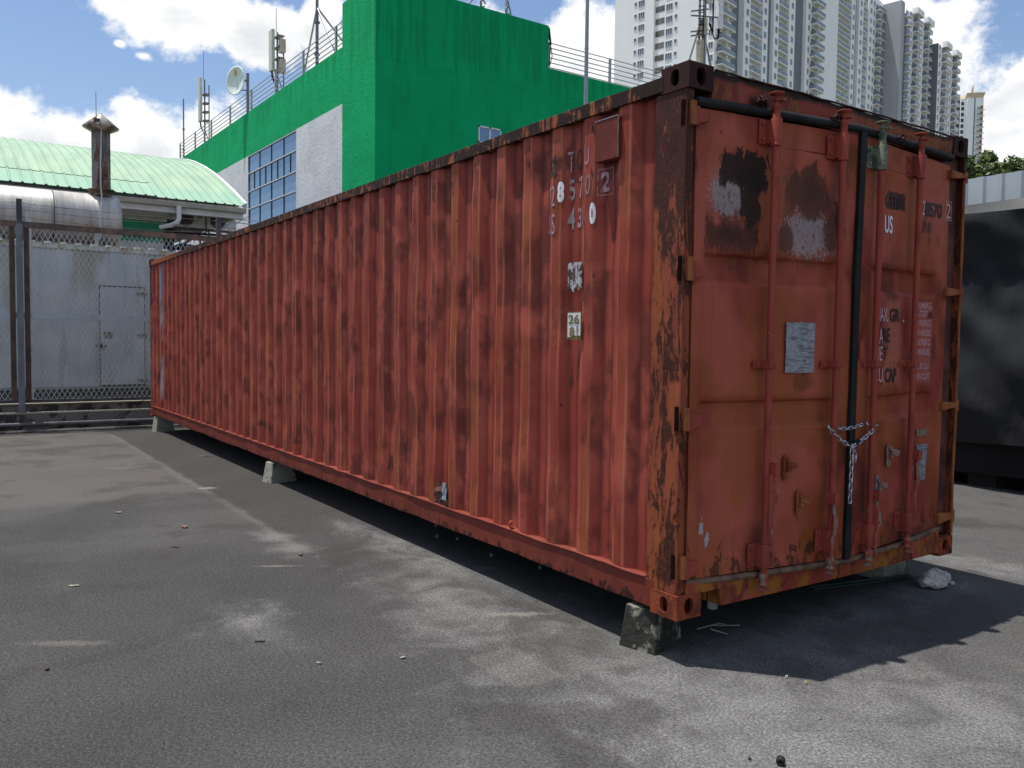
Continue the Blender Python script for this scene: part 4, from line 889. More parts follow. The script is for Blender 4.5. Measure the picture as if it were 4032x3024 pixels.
m=MB(); m.cyl((-18.2,.05,6.25),(-18.2,.05,7.0),.009,.005,n=6); m.box(-18.24,-18.14,.0,.12,6.28,6.40); m.build('lightning_rod',M_darksteel,chim)
m=MB(); m.tube([(-18.25,.16,6.2),(-18.22,.13,5.4),(-18.22,.13,4.9),(-17.98,.12,4.6),(-17.96,.08,4.2),(-17.97,.07,3.7)],.016,8); m.build('conduit',simple('pale_conduit',(.45,.45,.46),.4,.3),chim)

# ================================================================== arched-roof hall
def roofm():
    m=Mat('mint_metal_roof'); p=m.pos(); X,Y,Z=m.xyz(p); n=m.noise(m.sc(p,(.5,2,.5)),1.5,5); c=m.mix(m.ss(n,.3,.7),(.25,.36,.26),(.31,.43,.31)); c=m.mix(m.m('MULTIPLY',m.ss(m.noise(m.sc(p,(.3,5,.3)),2.2,5),.55,.7),.4),c,(.20,.31,.23)); c=m.mix(m.m('MULTIPLY',m.ss(m.m('ADD',Z,m.m('MULTIPLY',n,.1)),5.76,5.70),.6),c,(.22,.39,.30)); return m.fin(c,.55,0,n,.1,.01,spec=.2)
M_roof=roofm()
hall=empty('arched_roof_hall',(-24,-4,0),'low hall with a mint green arched metal roof behind the fence','building')
A=[(-21,5.235),(-22.04,5.70),(-23.11,6.145),(-24.256,6.59),(-25.49,7.01),(-26.83,7.40),(-27.9,7.66),(-29.4,7.95),(-31,8.15),(-33,8.25),(-36,8.1),(-39,7.6),(-42,6.7),(-45,5.2)]
def arc(t): # t in 0..len-1
    i=min(int(t),len(A)-2); s=t-i; return A[i][0]+(A[i+1][0]-A[i][0])*s,A[i][1]+(A[i+1][1]-A[i][1])*s
m=MB(); ts=[i*.25 for i in range(13*4+1)]
ys=[]; y=-14.
pitch_=.255
prof_r=[]
while y<4.16:
    prof_r+= [(y,0),(y+.02,.028),(y+.05,.028),(y+.07,0)]; y+=pitch_
prof_r.append((4.165,0))
def rp(i,t):
    x,z=arc(t); x2,z2=arc(min(12.99,t+.01)); 
    dx_,dz_=x2-x,z2-z; l=math.hypot(dx_,dz_) or 1; nx,nz_=-dz_/l,dx_/l
    if nz_<0: nx,nz_=-nx,-nz_
    h=prof_r[i][1]; return (x+nx*h,prof_r[i][0],z+nz_*h)
m.grid(list(range(len(prof_r))),ts,lambda i,t:rp(i,t),False); m.build('roof',M_roof,hall)
m=MB(); 
m.grid([i for i in range(len(prof_r)) if prof_r[i][0]<2.0],[-.06+.0,.4,.8,1.05,1.1],lambda i,t:(lambda q:(q[0]+.006,q[1],q[2]+.022 if t<1.1 else q[2]-.0))(rp(i,max(0,t))),False); m.build('lower_sheet',M_roof,hall)
m=MB(); m.tube([tuple(Vector(rp(i,1.08))+Vector((.01,0,.025))) for i in range(len(prof_r)) if prof_r[i][0]<2.0],.012,5); m.build('sheet_lap',simple('mint_shadow_lap',(.12,.28,.22),.6),hall)
m=MB()
for i in range(len(ts)-1):
    a,b=arc(ts[i]),arc(ts[i+1]); m.bar((a[0],4.20,a[1]+.01),(b[0],4.20,b[1]+.01),.08,.14)
m.build('verge_trim',simple('white_trim',(.68,.74,.70),.5),hall)
m=MB(); 
poly=[arc(t) for t in ts]; m.prism([(a,b-.03) for a,b in poly]+[(-45,4.9),(-21.3,4.9)],(0,4.02,0),(1,0,0),(0,0,1),(0,-.1,0)); m.build('gable_wall',simple('hall_gable',(.50,.51,.50),.7),hall)
m=MB(); m.box(-21.2,-20.98,-14,4.22,5.03,5.17); m.build('gutter',simple('beige_gutter',(.30,.29,.23),.6,0,.15,3),hall,bevel=.01)
m=MB(); m.box(-21.25,-21.1,-14,4.165,4.87,5.03); m.box(-24.0,-21.9,-14,2.3,4.72,4.80); m.prism([(-21.25,4.87),(-21.25,4.93),(-21.95,4.80),(-21.95,4.725)],(0,-14,0),(1,0,0),(0,0,1),(0,16.2,0)); m.build('fascia',simple('white_fascia',(.55,.54,.52),.7,0,.12,2),hall)
m=MB(); m.box(-22.3,-22.0,-14,2.23,0,4.14); m.build('lower_wall',simple('white_plaster',(.42,.42,.41),.8,0,.2,2),hall)
m=MB(); m.box(-22.3,-22.0,-14,2.23,4.142,4.72); m.build('green_band',simple('dark_green_paint',(.004,.20,.10),.7,0,.2,2),hall)
m=MB(); m.box(-30,-22.5,2.24,2.62,0,4.86); m.build('recess_wall',simple('recess_dark',(.035,.045,.05),.7,0,.3,2),hall)
m=MB(); m.box(-25,-21,2.3,2.5,0,.5)
m=MB(); m.tube([(-21.0,2.42,5.05),(-21.0,2.42,4.72),(-21.02,2.38,4.62),(-21.1,2.25,4.54),(-21.3,2.0,4.48)],.065,12); m.build('downpipe',simple('white_pvc',(.60,.60,.58),.5,0,.1,3),hall)
m=MB(); m.tube([(-21.15,-14,5.22)]+[(-21.05,-14+i*.5,5.19+.02*math.sin(i*1.3)) for i in range(36)],.03,6); m.build('eave_closure',M_darksteel,hall)
# aircon frame
frame=empty('steel_platform',(-22.4,3.2,4.2),'dark steel truss platform carrying air conditioners beside the hall','platform')
m=MB()
for x_ in (-22.2,-23.2):
    m.bar((x_,1.9,4.62),(x_,6,4.62),.07); m.bar((x_,1.9,4.1),(x_,6,4.1),.05)
    for i in range(5): y=1.9+i*.8; m.bar((x_,y,4.1),(x_,y+.8,4.62),.04); m.bar((x_,y,4.1),(x_,y,4.62),.04)
m.bar((-22.2,1.9,4.62),(-22.2,1.9,0),.08); m.bar((-22.2,5.5,4.62),(-22.2,5.5,0),.08); m.build('truss',M_darksteel,frame)
m=MB()
for i in range(8): m.bar((-22.1,3.1+i*.35,3.9+(i%2)*.15),(-22.1,3.5+i*.35,4.3),.025)
for z_ in (4.65,4.9,5.0): m.bar((-22.15,3.6,z_),(-22.15,6,z_),.025)
m.bar((-22.15,3.9,4.65),(-22.15,4.6,5.1),.04)
m.build('handrail',simple('pale_rail',(.5,.5,.5),.4,.5),frame)
def ac(x_,y_,z_,lab):
    o=empty('air_conditioner',(x_,y_,z_),lab,'air conditioner','air conditioners on the platform'); m=MB(); m.box(x_-.35,x_,y_-.42,y_+.42,z_,z_+.55); m.build('casing',simple('ac_white',(.72,.72,.70),.6),o,bevel=.02)
    m=MB(); m.lathe((x_+.001,y_-.12,z_+.28),(1,0,0),[(.22,0),(.22,.02),(.20,.022),(.05,.01),(0,.01)],20); m.build('fan_grille',simple('ac_grille',(.10,.10,.11),.6),o)
    m=MB(); m.box(x_-.0,x_+.004,y_+.2,y_+.34,z_+.30,z_+.42); m.build('warning_label',simple('ac_label',(.45,.36,.08),.6),o)
ac(-22.5,3.05,4.67,'white air conditioner left of the rusty fence post top'); ac(-22.5,3.95,4.67,'white air conditioner right of the rusty fence post top')
def drum(x_,y_,lab):
    o=empty('water_drum',(x_,y_,3.5),lab,'drum','blue drums below the platform'); m=MB(); m.lathe((x_,y_,3.55),(0,0,1),[(0,0),(.28,0),(.29,.02),(.29,.28),(.30,.30),(.29,.32),(.29,.60),(.28,.64),(0,.65)],20); m.build('drum_body',simple('blue_plastic',(.02,.06,.20),.4,0,.2,3),o)
    m=MB(); m.cyl((x_,y_,4.2),(x_,y_,4.23),.06,n=10); m.build('lid',M_black,o)
    m=MB()
drum(-22.6,2.25,'left blue drum seen through the fence under the platform'); drum(-22.6,2.95,'right blue drum seen through the fence under the platform')
m=MB(); m.box(-23.4,-22,1.8,5.8,3.40,3.54); 
for q in ((-23.3,1.9),(-22.1,1.9),(-23.3,5.7),(-22.1,5.7)): m.box(q[0]-.04,q[0]+.04,q[1]-.04,q[1]+.04,0,3.4)
m.build('lower_deck',M_darksteel,frame)

# ================================================================== green building
def plaster(name,c0,c1,dk,streak=.5):
    m=Mat(name); p=m.pos(); n=m.noise(p,.7,6,.6,.3); s=m.noise(m.sc(p,(2.2,2.2,.35)),1.1,6,.62); g=m.noise(p,9,6,.6)
    c=m.mix(m.ss(n,.35,.65),c0,c1); c=m.mix(m.m('MULTIPLY',m.ss(s,.50,.72),streak),c,dk); c=m.mix(m.m('MULTIPLY',m.ss(g,.60,.75),.25),c,dk)
    X,Y,Z=m.xyz(p); dr_=m.ss(m.m('ADD',m.noise(m.sc(p,(3.5,3.5,.14)),1.3,5,.6),m.m('MULTIPLY',m.ss(Z,11.2,12.7),.16)),.60,.72); c=m.mix(m.m('MULTIPLY',dr_,.55),c,dk); ln=m.m('ABSOLUTE',m.m('SUBTRACT',Z,m.m('ADD',11.6,m.m('MULTIPLY',n,.12)))); c=m.mix(m.m('MULTIPLY',m.ss(ln,.025,.0),.5),c,dk)
    return m.fin(c,.85,0,m.m('ADD',g,m.m('MULTIPLY',n,2.)),.5,.03,spec=.12)
M_green=plaster('green_paint',(.002,.33,.115),(.003,.37,.135),(.003,.22,.085),.42); M_wpl=plaster('white_wall_paint',(.60,.60,.63),(.68,.68,.71),(.45,.45,.48),.4)
gb=empty('green_building',(-40,20,0),'big bright green building with white panels and roof railings','building')
def GL(x0,z0,dy=0.):   # measured on plane y=10 -> true wall, which runs slightly off the axis
    y=10.
    for _ in range(5):
        t=(y+2.8088)/12.8088; x_=2.7335+(x0-2.7335)*t; y=10-.46*(-25-x_)/28+dy
    return Vector((x_,y,1.5105+(z0-1.5105)*t))
cA=Vector((-25.036,10,0)); far=GL(-55.6,13.2); 
RZ=12.69
def fwall(s0,s1,z0,z1,mat,name,off=0.,th=.3,par=gb,bev=0):
    dirn=Vector((far.x-cA.x,far.y-cA.y,0)).normalized(); nrm=Vector((dirn.y,-dirn.x,0)); 
    if nrm.y>0:nrm=-nrm
    a=cA+dirn*s0+nrm*off; b=cA+dirn*s1+nrm*off; q=-nrm*th
    m=MB(); m.add([a+Vector((0,0,z0)),b+Vector((0,0,z0)),b+q+Vector((0,0,z0)),a+q+Vector((0,0,z0)),a+Vector((0,0,z1)),b+Vector((0,0,z1)),b+q+Vector((0,0,z1)),a+q+Vector((0,0,z1))],[(0,1,2,3),(4,5,6,7),(0,1,5,4),(1,2,6,5),(2,3,7,6),(3,0,4,7)],False)
    return m.build(name,mat,par)
SL=(Vector((far.x,far.y,0))-cA).length
def sx_(x0): q=GL(x0,10); return (Vector((q.x,q.y,0))-cA).length
sT=sx_(-28.03); sW1=sx_(-33.17); sW0=sx_(-40.2)
ZW=10.60
fwall(0,sT,0,14.38,M_green,'wall'); fwall(sT,SL,ZW,RZ+.06,M_green,'wall',0,.3)
fwall(sT+.001,sW1,0,ZW-.001,M_wpl,'wall'); fwall(sW0,SL,0,ZW-.001,M_wpl,'wall')
m=MB(); m.box(-25.336,-25.036,10.301,17.66,0,14.37); m.box(-25.336,-25.036,17.661,32,0,RZ); m.build('wall',M_green,gb)
m=MB(); m.box(-28.05,-25.337,10.3,17.6,14.0,14.2); m.box(-28.3,-28.05,10.2,17.6,RZ-.2,14.37); m.box(-28.3,-25.34,17.4,17.65,RZ-.2,14.36); m.build('tower_roof',M_green,gb)
m=MB(); m.box(-54,-25.4,10.4,32,12.3,12.5); m.build('roof_slab',simple('roof_slab_mat',(.3,.3,.29),.9),gb)
m=MB(); m.box(-54.5,-25.4,31.7,32,0,12.6); m.box(-54.5,-54.2,9.9,31.7,0,12.6); m.build('back_wall',M_green,gb)
# curtain window: panes + mullions
def glassm(name,c=(.035,.075,.14),rough=.03):
    m=Mat(name); n=m.noise(m.pos(),.9,2); return m.fin(c,rough,.0,n,.03,.02,spec=1.)
M_glass=glassm('blue_glass'); M_glass.node_tree.nodes['Principled BSDF'].inputs['Metallic'].default_value=.35
M_glass.node_tree.nodes['Principled BSDF'].inputs['Base Color'].default_value=(.16,.26,.38,1)
M_al=simple('aluminium_frame',(.50,.51,.53),.4,.3,.1,5); M_alk=simple('dark_frame',(.03,.04,.05),.5)
win=fwall(sW1+.02,sW0-.02,0,ZW-.03,M_glass,'curtain_window',-.06,.05)
rows=[ZW-.03,9.72,8.82,7.97,7.1,6.2,5.3]
dirn=Vector((far.x-cA.x,far.y-cA.y,0)).normalized(); nrm=Vector((dirn.y,-dirn.x,0)); nrm=-nrm if nrm.y>0 else nrm
m=MB()
for z_ in rows: a=cA+dirn*sW1+nrm*(-.03)+Vector((0,0,z_)); b=cA+dirn*sW0+nrm*(-.03)+Vector((0,0,z_)); m.bar(a,b,.05,.05)
m.build('frame',M_al,win)
m=MB()
n_=4
for k in range(n_+1):
    s=sW1+(sW0-sW1)*k/n_; m.bar(cA+dirn*s+nrm*(-.04)+Vector((0,0,0)),cA+dirn*s+nrm*(-.04)+Vector((0,0,ZW-.06)),.035,.03,up=(0,1,0))
    if k<n_: s=sW1+(sW0-sW1)*(k+.5)/n_; m.bar(cA+dirn*s+nrm*(-.04)+Vector((0,0,8.86)),cA+dirn*s+nrm*(-.04)+Vector((0,0,9.69)),.03,.03,up=(0,1,0))
m.build('mullion',M_alk,win)
# small window on the shaded wall
wy0,wy1,wz0,wz1=14.33,15.375,8.6,9.86
m=MB(); m.box(-25.036,-25.02,wy0+.04,wy1-.04,wz0+.04,wz1-.04); w2=m.build('window',M_glass,gb)
m=MB()
for (a,b,c,d) in ((wy0,wy1,wz1-.06,wz1),(wy0,wy1,9.20,9.27),(wy0,wy1,wz0,wz0+.06),(wy0,wy0+.05,wz0,wz1),(wy1-.05,wy1,wz0,wz1),((wy0+wy1)/2-.04,(wy0+wy1)/2+.04,wz0,wz1)): m.box(-25.035,-24.985,a,b,c,d)
m.build('frame',simple('white_frame',(.62,.63,.65),.5),w2)
# railings
M_rail=simple('steel_railing',(.34,.34,.36),.4,.4,.15,5)
rl=MB()
def rpt(s,z_,off=-.12): return cA+dirn*s+nrm*off+Vector((0,0,z_))
posts=[sx_(x_) for x_ in (-55.5,-51.5,-47.7,-43.8,-40.0,-36.25,-32.6,-28.95)]
for s in posts: rl.box(*(lambda q:(q.x-.05,q.x+.05,q.y-.04,q.y+.04))(rpt(s,0)),RZ+.06,RZ+1.12)
for k in range(5): rl.cyl(rpt(sT,RZ+.30+k*.205),rpt(posts[0],RZ+.30+k*.205),.022,n=6)
rl.build('railing',M_rail,gb,label='steel roof railing along the sunlit parapet')
rl=MB()
for y in (17.75,21.05,24.4,27.8,31.2): rl.box(-25.2,-25.12,y-.05,y+.05,RZ,RZ+1.07)
for k in range(6): rl.cyl((-25.16,17.66,RZ+.08+k*.196),(-25.16,31.9,RZ+.08+k*.196),.020,n=6)
rl.build('railing',M_rail,gb,label='steel roof railing beyond the green tower')
# cables hanging at the tower corner
m=MB()
for k in range(5): m.tube([(-25.1+.02*k,17.68,14.3),(-25.1,17.72+.03*k,13.9-.05*k),(-25.05,17.78+.06*nz(k,1.),13.6),(-25.05,17.74+.12*(k%2),13.2),(-25.06,17.75,12.8)],.018,5)
m.build('hanging_cables',M_black,gb)

# rooftop antennas
M_pole=simple('antenna_pole',(.17,.17,.19),.5,.3); M_panel=simple('antenna_panel',(.52,.54,.46),.5,0,.1,3); M_cream=simple('radio_unit',(.40,.36,.27),.6,0,.15,4)
def panel_antenna(x0,zt,zb,zbase,w_,lab,pole_dx,rod,pole_t):
    q=GL(x0,zb,.1); o=empty('panel_antenna',(q.x,q.y,RZ),lab,'antenna','panel antennas on the green roof'); T=GL(x0,zt,.1); 
    m=MB(); m.box(q.x-w_/2,q.x+w_/2,q.y-.06,q.y+.10,q.z,T.z); m.build('panel',M_panel,o,bevel=.03)
    m=MB(); m.cyl((q.x+.1,q.y+.25,RZ-.3),(q.x+.1,q.y+.25,T.z-.1),.045,n=8); m.cyl((q.x+.1,q.y+.2,T.z-.1),(q.x+.1,q.y+.2,T.z+rod),.014,n=6); m.cyl((q.x+.1+pole_dx,q.y+.4,RZ-.3),(q.x+.1+pole_dx,q.y+.4,GL(x0,pole_t,.1).z),.035,n=8)
    for s in(-1,1): m.cyl((q.x+.1,q.y+.25,RZ+1.1),(q.x+s*.7,q.y+.5,RZ-.3),.025,n=6)
    for k in range(4): z_=q.z+k*.5; m.box(q.x,q.x+.2+pole_dx,q.y+.1,q.y+.42,z_,z_+.04)
    m.build('pole',M_pole,o)
    m=MB()
    for k in range(5): m.tube([(q.x-.1+.05*k,q.y+.02,q.z),(q.x-.08+.05*k,q.y+.05,q.z-.3),(q.x+.1+.04*nz(k,2.),q.y+.2,q.z-.7),(q.x+.15+.1*nz(k,5.),q.y+.2,RZ)],.016,5)
    m.build('cables',M_black,o)
    return o,q,T
panel_antenna(-49.8,17.1,14.5,0,.42,'long panel antenna standing left of the white dish on the green roof',.38,1.5,16.6)
o,q,T=panel_antenna(-36.5,15.95,14.05,0,.46,'panel antenna with cream radio boxes, right of the white dish',.42,1.0,15.4)
m=MB(); m.box(q.x+.4,q.x+.72,q.y+.2,q.y+.45,q.z+.75,q.z+1.35); m.box(q.x+.36,q.x+.70,q.y+.2,q.y+.45,q.z-.15,q.z+.45); m.build('radio_unit',M_cream,o,bevel=.02)
q=GL(-47.7,14.1,.15)
def rpole(x0,zt,lab,brace=0,r=.05,y_=None):
    q=GL(x0,13,.2); t=GL(x0,zt,.2); o=empty('antenna_mast',(q.x,q.y,RZ),lab,'mast'); m=MB(); m.cyl((q.x,q.y,RZ-.3),(q.x,q.y,t.z),r,r*.8,n=8)
    for z_ in (RZ+.6,RZ+1.9): m.cyl((q.x,q.y,z_),(q.x,q.y,z_+.06),r*1.7,n=8)
    m.build('pole',M_pole,o)
    if brace:
        m=MB()
        for s,dyy in ((-1,.1),(1,.1),(.35,2.2)): m.cyl((q.x,q.y,RZ+2.55),(q.x+s*brace,q.y+dyy,RZ-.3),.04,n=6)
        m.build('brace',M_rail,o)
rpole(-53.95,16.8,'thin bare mast at the far left end of the green roof',0,.05); rpole(-30.68,17.5,'tall braced mast beside the green tower',2.2,.075)
o=empty('satellite_dish',tuple(GL(-40.3,13.2,.1)),'round white dish antenna on a pole above the green parapet','dish antenna')
c=GL(-42.25,15.03,-.35); m=MB(); ax=Vector((.36,-.93,.0)).normalized()
m.lathe(c-ax*.05,ax,[(0,-.16),(.25,-.14),(.55,-.04),(.66,.05),(.70,.06),(.71,.10),(.66,.10),(.62,.075),(.3,.03),(0,.02)],32); m.build('dish',simple('dish_white',(.62,.68,.66),.5,0,.08,3),o)
m=MB(); c2=c+ax*.035+Vector((-.05,0,.42)); rt=ax.cross(Vector((0,0,1))).normalized(); m.obox(c2+ax*.03,rt*.09,Vector((0,0,.14)),ax*.006); m.build('dish_sticker',simple('orange_sticker',(.55,.28,.08),.6),o)
pb=GL(-40.2,12.9,.1); m=MB(); m.cyl((pb.x,pb.y,RZ-.2),(pb.x,pb.y,GL(-40.5,14.9,.1).z),.075,n=10); m.bar((pb.x,pb.y,c.z),(c-ax*.15),.08); m.bar((pb.x,pb.y,c.z-.5),(c-ax*.1+Vector((0,0,-.4))),.05); m.build('pole',M_pole,o)
for (y_,zt,lab) in ((14.75,16.6,'thin pole on top of the green tower, left of the thicker one'),(15.95,17.5,'thick pole with cable coil on top of the green tower')):
    o=empty('antenna_mast',(-25.6,y_,14.2),lab,'mast'); m=MB(); m.cyl((-25.6,y_,14.2),(-25.6,y_,zt),.06 if y_>15 else .05,n=8); m.build('pole',M_rail,o)
    m=MB(); m.bar((-25.6,y_,15.4),(-25.9,y_-.7 if y_<15 else y_+.6,14.2),.04); m.tube([(-25.55,y_+.05+.12*math.cos(t*.8),14.75+.14*math.sin(t*.8)) for t in range(8)],.03,5); m.build('brace',M_pole,o)
# cell mast beyond the roof
o=empty('cell_mast',(-27,28.55,12.5),'cluttered cell mast with cables and a hanging white panel before the towers','mast')
m=MB()
for (a,b) in ((-.16,0),(.12,.1),(0,-.16)): m.cyl((-27+a,28.55+b,12.5),(-27+a,28.55+b,21),.05,n=8)
for z_ in (16.9,17.1,17.9,18.1,19.0): m.bar((-27.2,28.0,z_-.1),(-26.9,29.9 if z_>17.5 and z_<18.05 or z_>18.9 else 28.9,z_+.12),.06)
for s in (-1,1): m.cyl((-27,28.5,17.6),(-27,28.5+s*1.25,14.2),.05,n=6)
m.build('mast_frame',M_pole,o)
m=MB(); m.box(-27.1,-26.9,28.68,28.82,12.5,17.7); m.box(-27.0,-26.8,28.75,29.05,18.5,21.5); m.build('pale_sleeve',M_panel,o)
m=MB(); m.box(-27.1,-26.85,29.62,29.94,17.45,20.5); m.build('panel',simple('white_panel_ant',(.66,.68,.66),.5),o,bevel=.02)
m=MB(); m.cyl((-27,29.35,17.2),(-27,29.35,20),.04,n=6)
for k in range(4): m.tube([(-27,29.7+.05*k,17.45),(-27,29.75,17.1-.04*k),(-27,29.5,16.9),(-27,29.3,17.2),(-27,29.2-.05*k,17.6)],.03,5)
for k in range(9): m.tube([(-26.9,28.5+.12*nz(k,1.),21),(-26.85,28.5+.2*nz(k,2.),18.6),(-26.85,28.5+.25*nz(k,3.),17.2),(-26.85,28.45+.3*nz(k,4.),15.4),(-26.9,28.4+.35*nz(k,5.),12.6)],.026,5)
for k in range(10): z_=16.4+k*.3; m.bar((-26.9,28.2+.2*nz(k,1.),z_),(-26.9,28.6,z_+.1),.035)
m.build('cables',M_black,o)
m=MB(); m.box(-27.1,-26.8,28.3,28.52,15.3,16.6); m.box(-27.1,-26.8,28.55,28.75,16.9,17.7); m.build('radio_unit',M_cream,o)
m=MB()
# lamp pole
m.cyl((-17.08,13.21,0),(-17.20,13.31,15),.085,.045,n=8,smooth=False); m.lathe((-17.175,13.29,10.35),(0,0,1),[(.066,0),(.07,.03),(.06,.05)],8); m.box(-17.3,-16.9,13.0,13.4,0,.04)
tag(m.build('lamp_pole',simple('painted_grey_pole',(.24,.26,.30),.4,.2,.1,3),None,org=(-17.08,13.21,0)),'slim tapering grey pole standing behind the container','lamp pole')

# ================================================================== apartment towers
FY=math.radians(102.5); Fv=Vector((math.cos(FY),math.sin(FY),0)); Nv=Vector((math.cos(FY-PI/2),math.sin(FY-PI/2),0)); C0=Vector((-142.583,155.01,0))
def PT(s,off,z): return C0+Fv*s+Nv*off+Vector((0,0,z))
def wallm(name,c,dk=.85):
    m=Mat(name); p=m.pos(); X,Y,Z=m.xyz(p); n=m.noise(m.sc(p,(.3,.3,.05)),1,4); g_=m.m('ABSOLUTE',m.m('SUBTRACT',m.m('FRACT',m.m('MULTIPLY',Z,1/6.2)),.5)); cc=m.mix(m.ss(n,.3,.7),tuple(x*dk for x in c),c); cc=m.mix(m.m('MULTIPLY',m.ss(g_,.484,.497),.3),cc,tuple(x*.6 for x in c)); return m.fin(cc,.8)
T_white=wallm('tower_white',(.86,.87,.87),.96); T_grey=wallm('tower_grey',(.19,.20,.225)); T_mid=wallm('tower_midgrey',(.40,.41,.43),.9); T_slab=simple('tower_slab',(.82,.82,.80),.8,0,.05,.3)
T_rail=simple('balcony_glass',(.20,.235,.26),.25,0,.2,.4); T_glass=simple('tower_window_glass',(.13,.165,.22),.15,0,.3,.5); T_frame=simple('tower_window_frame',(.58,.60,.63),.6)
class Tower:
    def __init__(s,name,label,loc,z0=58.,fh=3.115):
        s.o=empty(name,loc,label,'apartment tower','white apartment towers'); s.items={}
        s.z0=z0; s.fh=fh
    def put(s,kind,mesh,loc,rot): s.items.setdefault(kind,[]).append((mesh,Vector(loc),rot))
    def flush(s):
        for kind,L_ in s.items.items():
            L_.sort(key=lambda t:(t[1]-CAM).length)
            for mesh,loc,rot in L_[:100 if len(L_)<=100 else 100]:
                c=bpy.data.objects.new(kind,mesh); COL.objects.link(c); c.parent=s.o; c.location=loc-ORG[s.o.name]; c.rotation_euler=(0,0,rot)
            rest=L_[100:]
            if rest:
                vs=[];fs=[];mi=[]; mats=list(rest[0][0].materials); 
                for mesh,loc,rot in rest:
                    R=Matrix.Rotation(rot,3,'Z'); b=len(vs); vs+=[tuple(R@v.co+loc-ORG[s.o.name]) for v in mesh.vertices]
                    for p in mesh.polygons: fs.append(tuple(b+i for i in p.vertices)); mi.append(p.material_index)
                me=bpy.data.meshes.new(kind+'_row'); me.from_pydata(vs,[],fs)
                for q in mats: me.materials.append(q)
                me.polygons.foreach_set('material_index',mi); c=bpy.data.objects.new('far_'+kind,me); COL.objects.link(c); c.parent=s.o; c['kind']='stuff'
def prefab(fn,mats):
    m=MB(); fn(m); me=m.mesh('prefab',mats); bm=bmesh.new(); bm.from_mesh(me); bmesh.ops.recalc_face_normals(bm,faces=bm.faces); bm.to_mesh(me); bm.free(); return me
# prefabs in local frame: +x along facade, -y outwards ... use rot so that local x=Fv, local y = -Nv
ROT=FY
def win_pf(w_,h_,n=3):
    def fn(m):
        m.cur=1; m.box(-w_/2,w_/2,-.03,.05,-h_/2,h_/2); m.cur=0
        for k in range(n+1): x_=-w_/2+w_*k/n; m.box(x_-.05,x_+.05,-.09,-.02,-h_/2,h_/2)
        m.box(-w_/2-.05,w_/2+.05,-.10,-.02,-h_/2-.08,-h_/2); m.box(-w_/2-.05,w_/2+.05,-.10,-.02,h_/2,h_/2+.05)
    return prefab(fn,[T_frame,T_glass])
pf_w3=win_pf(1.9,1.55,3); pf_w2=win_pf(1.25,1.5,2); pf_small=win_pf(.75,.85,1)
def bal_pf(w_,d_,split=False,side=True,inset=False):
    def fn(m):
        y0=-d_ if not inset else 0
        m.cur=0; m.box(-w_/2,w_/2,-d_,.0,-.13,.13)
        m.cur=1; m.box(-w_/2+.05,w_/2-.05,-d_+.04,-d_+.10,.13,1.22)
        if side: m.box(-w_/2+.04,-w_/2+.10,-d_+.1,-.05,.13,1.22); m.box(w_/2-.10,w_/2-.04,-d_+.1,-.05,.13,1.22)
        m.cur=2; m.box(-w_/2+.5,w_/2-.5,-.04,.06,.15,2.4)
        if split: m.cur=0; m.box(-.10,.10,-d_+.12,0,.13,2.95)
        if side: m.cur=0; m.box(-.12,.12,-d_*.8,0,.13,2.95)
    return prefab(fn,[T_slab,T_rail,T_glass])
pf_bal=bal_pf(6.6,1.7,False,True); pf_log=bal_pf(3.1,1.4,False,False,True); pf_bal5=bal_pf(5.2,1.6,False,True)
def foot(par,pts,z1,mat,name,z0=0.,lab=None):
    m=MB(); m.prism([(0,0)]*0 or pts,(C0.x,C0.y,z0),Fv,Nv,(0,0,z1-z0)); return m.build(name,mat,par,label=lab)
# ---- block 1
t1=Tower('apartment_tower','tall white and grey apartment tower nearest the green building',PT(40,-10,0))
ZT=118.5
foot(t1.o,[(-.0,-30.5),(-.0,-20.4),(-.0,-17.3),(.0,-14.6),(.0,0),(8,0),(8,-15),(8,-30.5)],ZT,T_white,'end_wall')   # end block
foot(t1.o,[(8.001,-15),(8.001,-1.6),(14.6,-1.6),(14.6,-15)],ZT-.5,T_grey,'recess')
def bay(s0,s1,la,lb,z1):   # loggia opening between la and lb
    foot(t1.o,[(s0,-15),(s0,0),(la,0),(la,-1.4),(lb,-1.4),(lb,0),(s1,0),(s1,-15)],z1,T_white,'wall')
bay(14.602,27.9,18.0,24.9,ZT); foot(t1.o,[(27.902,-15),(27.902,-1.0),(31.2,-1.0),(31.2,-15)],ZT-.5,T_grey,'recess')
bay(31.202,44.2,34.2,40.4,ZT); foot(t1.o,[(44.202,-15),(44.202,-1.0),(51.3,-1.0),(51.3,-15)],ZT-.5,T_grey,'recess')
foot(t1.o,[(51.302,-15),(51.302,0),(74,0),(74,-1.4),(84.5,-1.4),(84.5,0),(87.4,0),(87.4,-15)],ZT,T_white,'wall')
foot(t1.o,[(87.402,-15),(87.402,-1.0),(90.4,-1.0),(90.4,-15)],ZT-.5,T_grey,'recess')
foot(t1.o,[(90.402,-15),(90.402,0),(94,0),(94,-1.4),(98.5,-1.4),(98.5,0),(109.5,0),(109.5,-15)],ZT,T_white,'wall')
nf=int((ZT-t1.z0)/t1.fh)
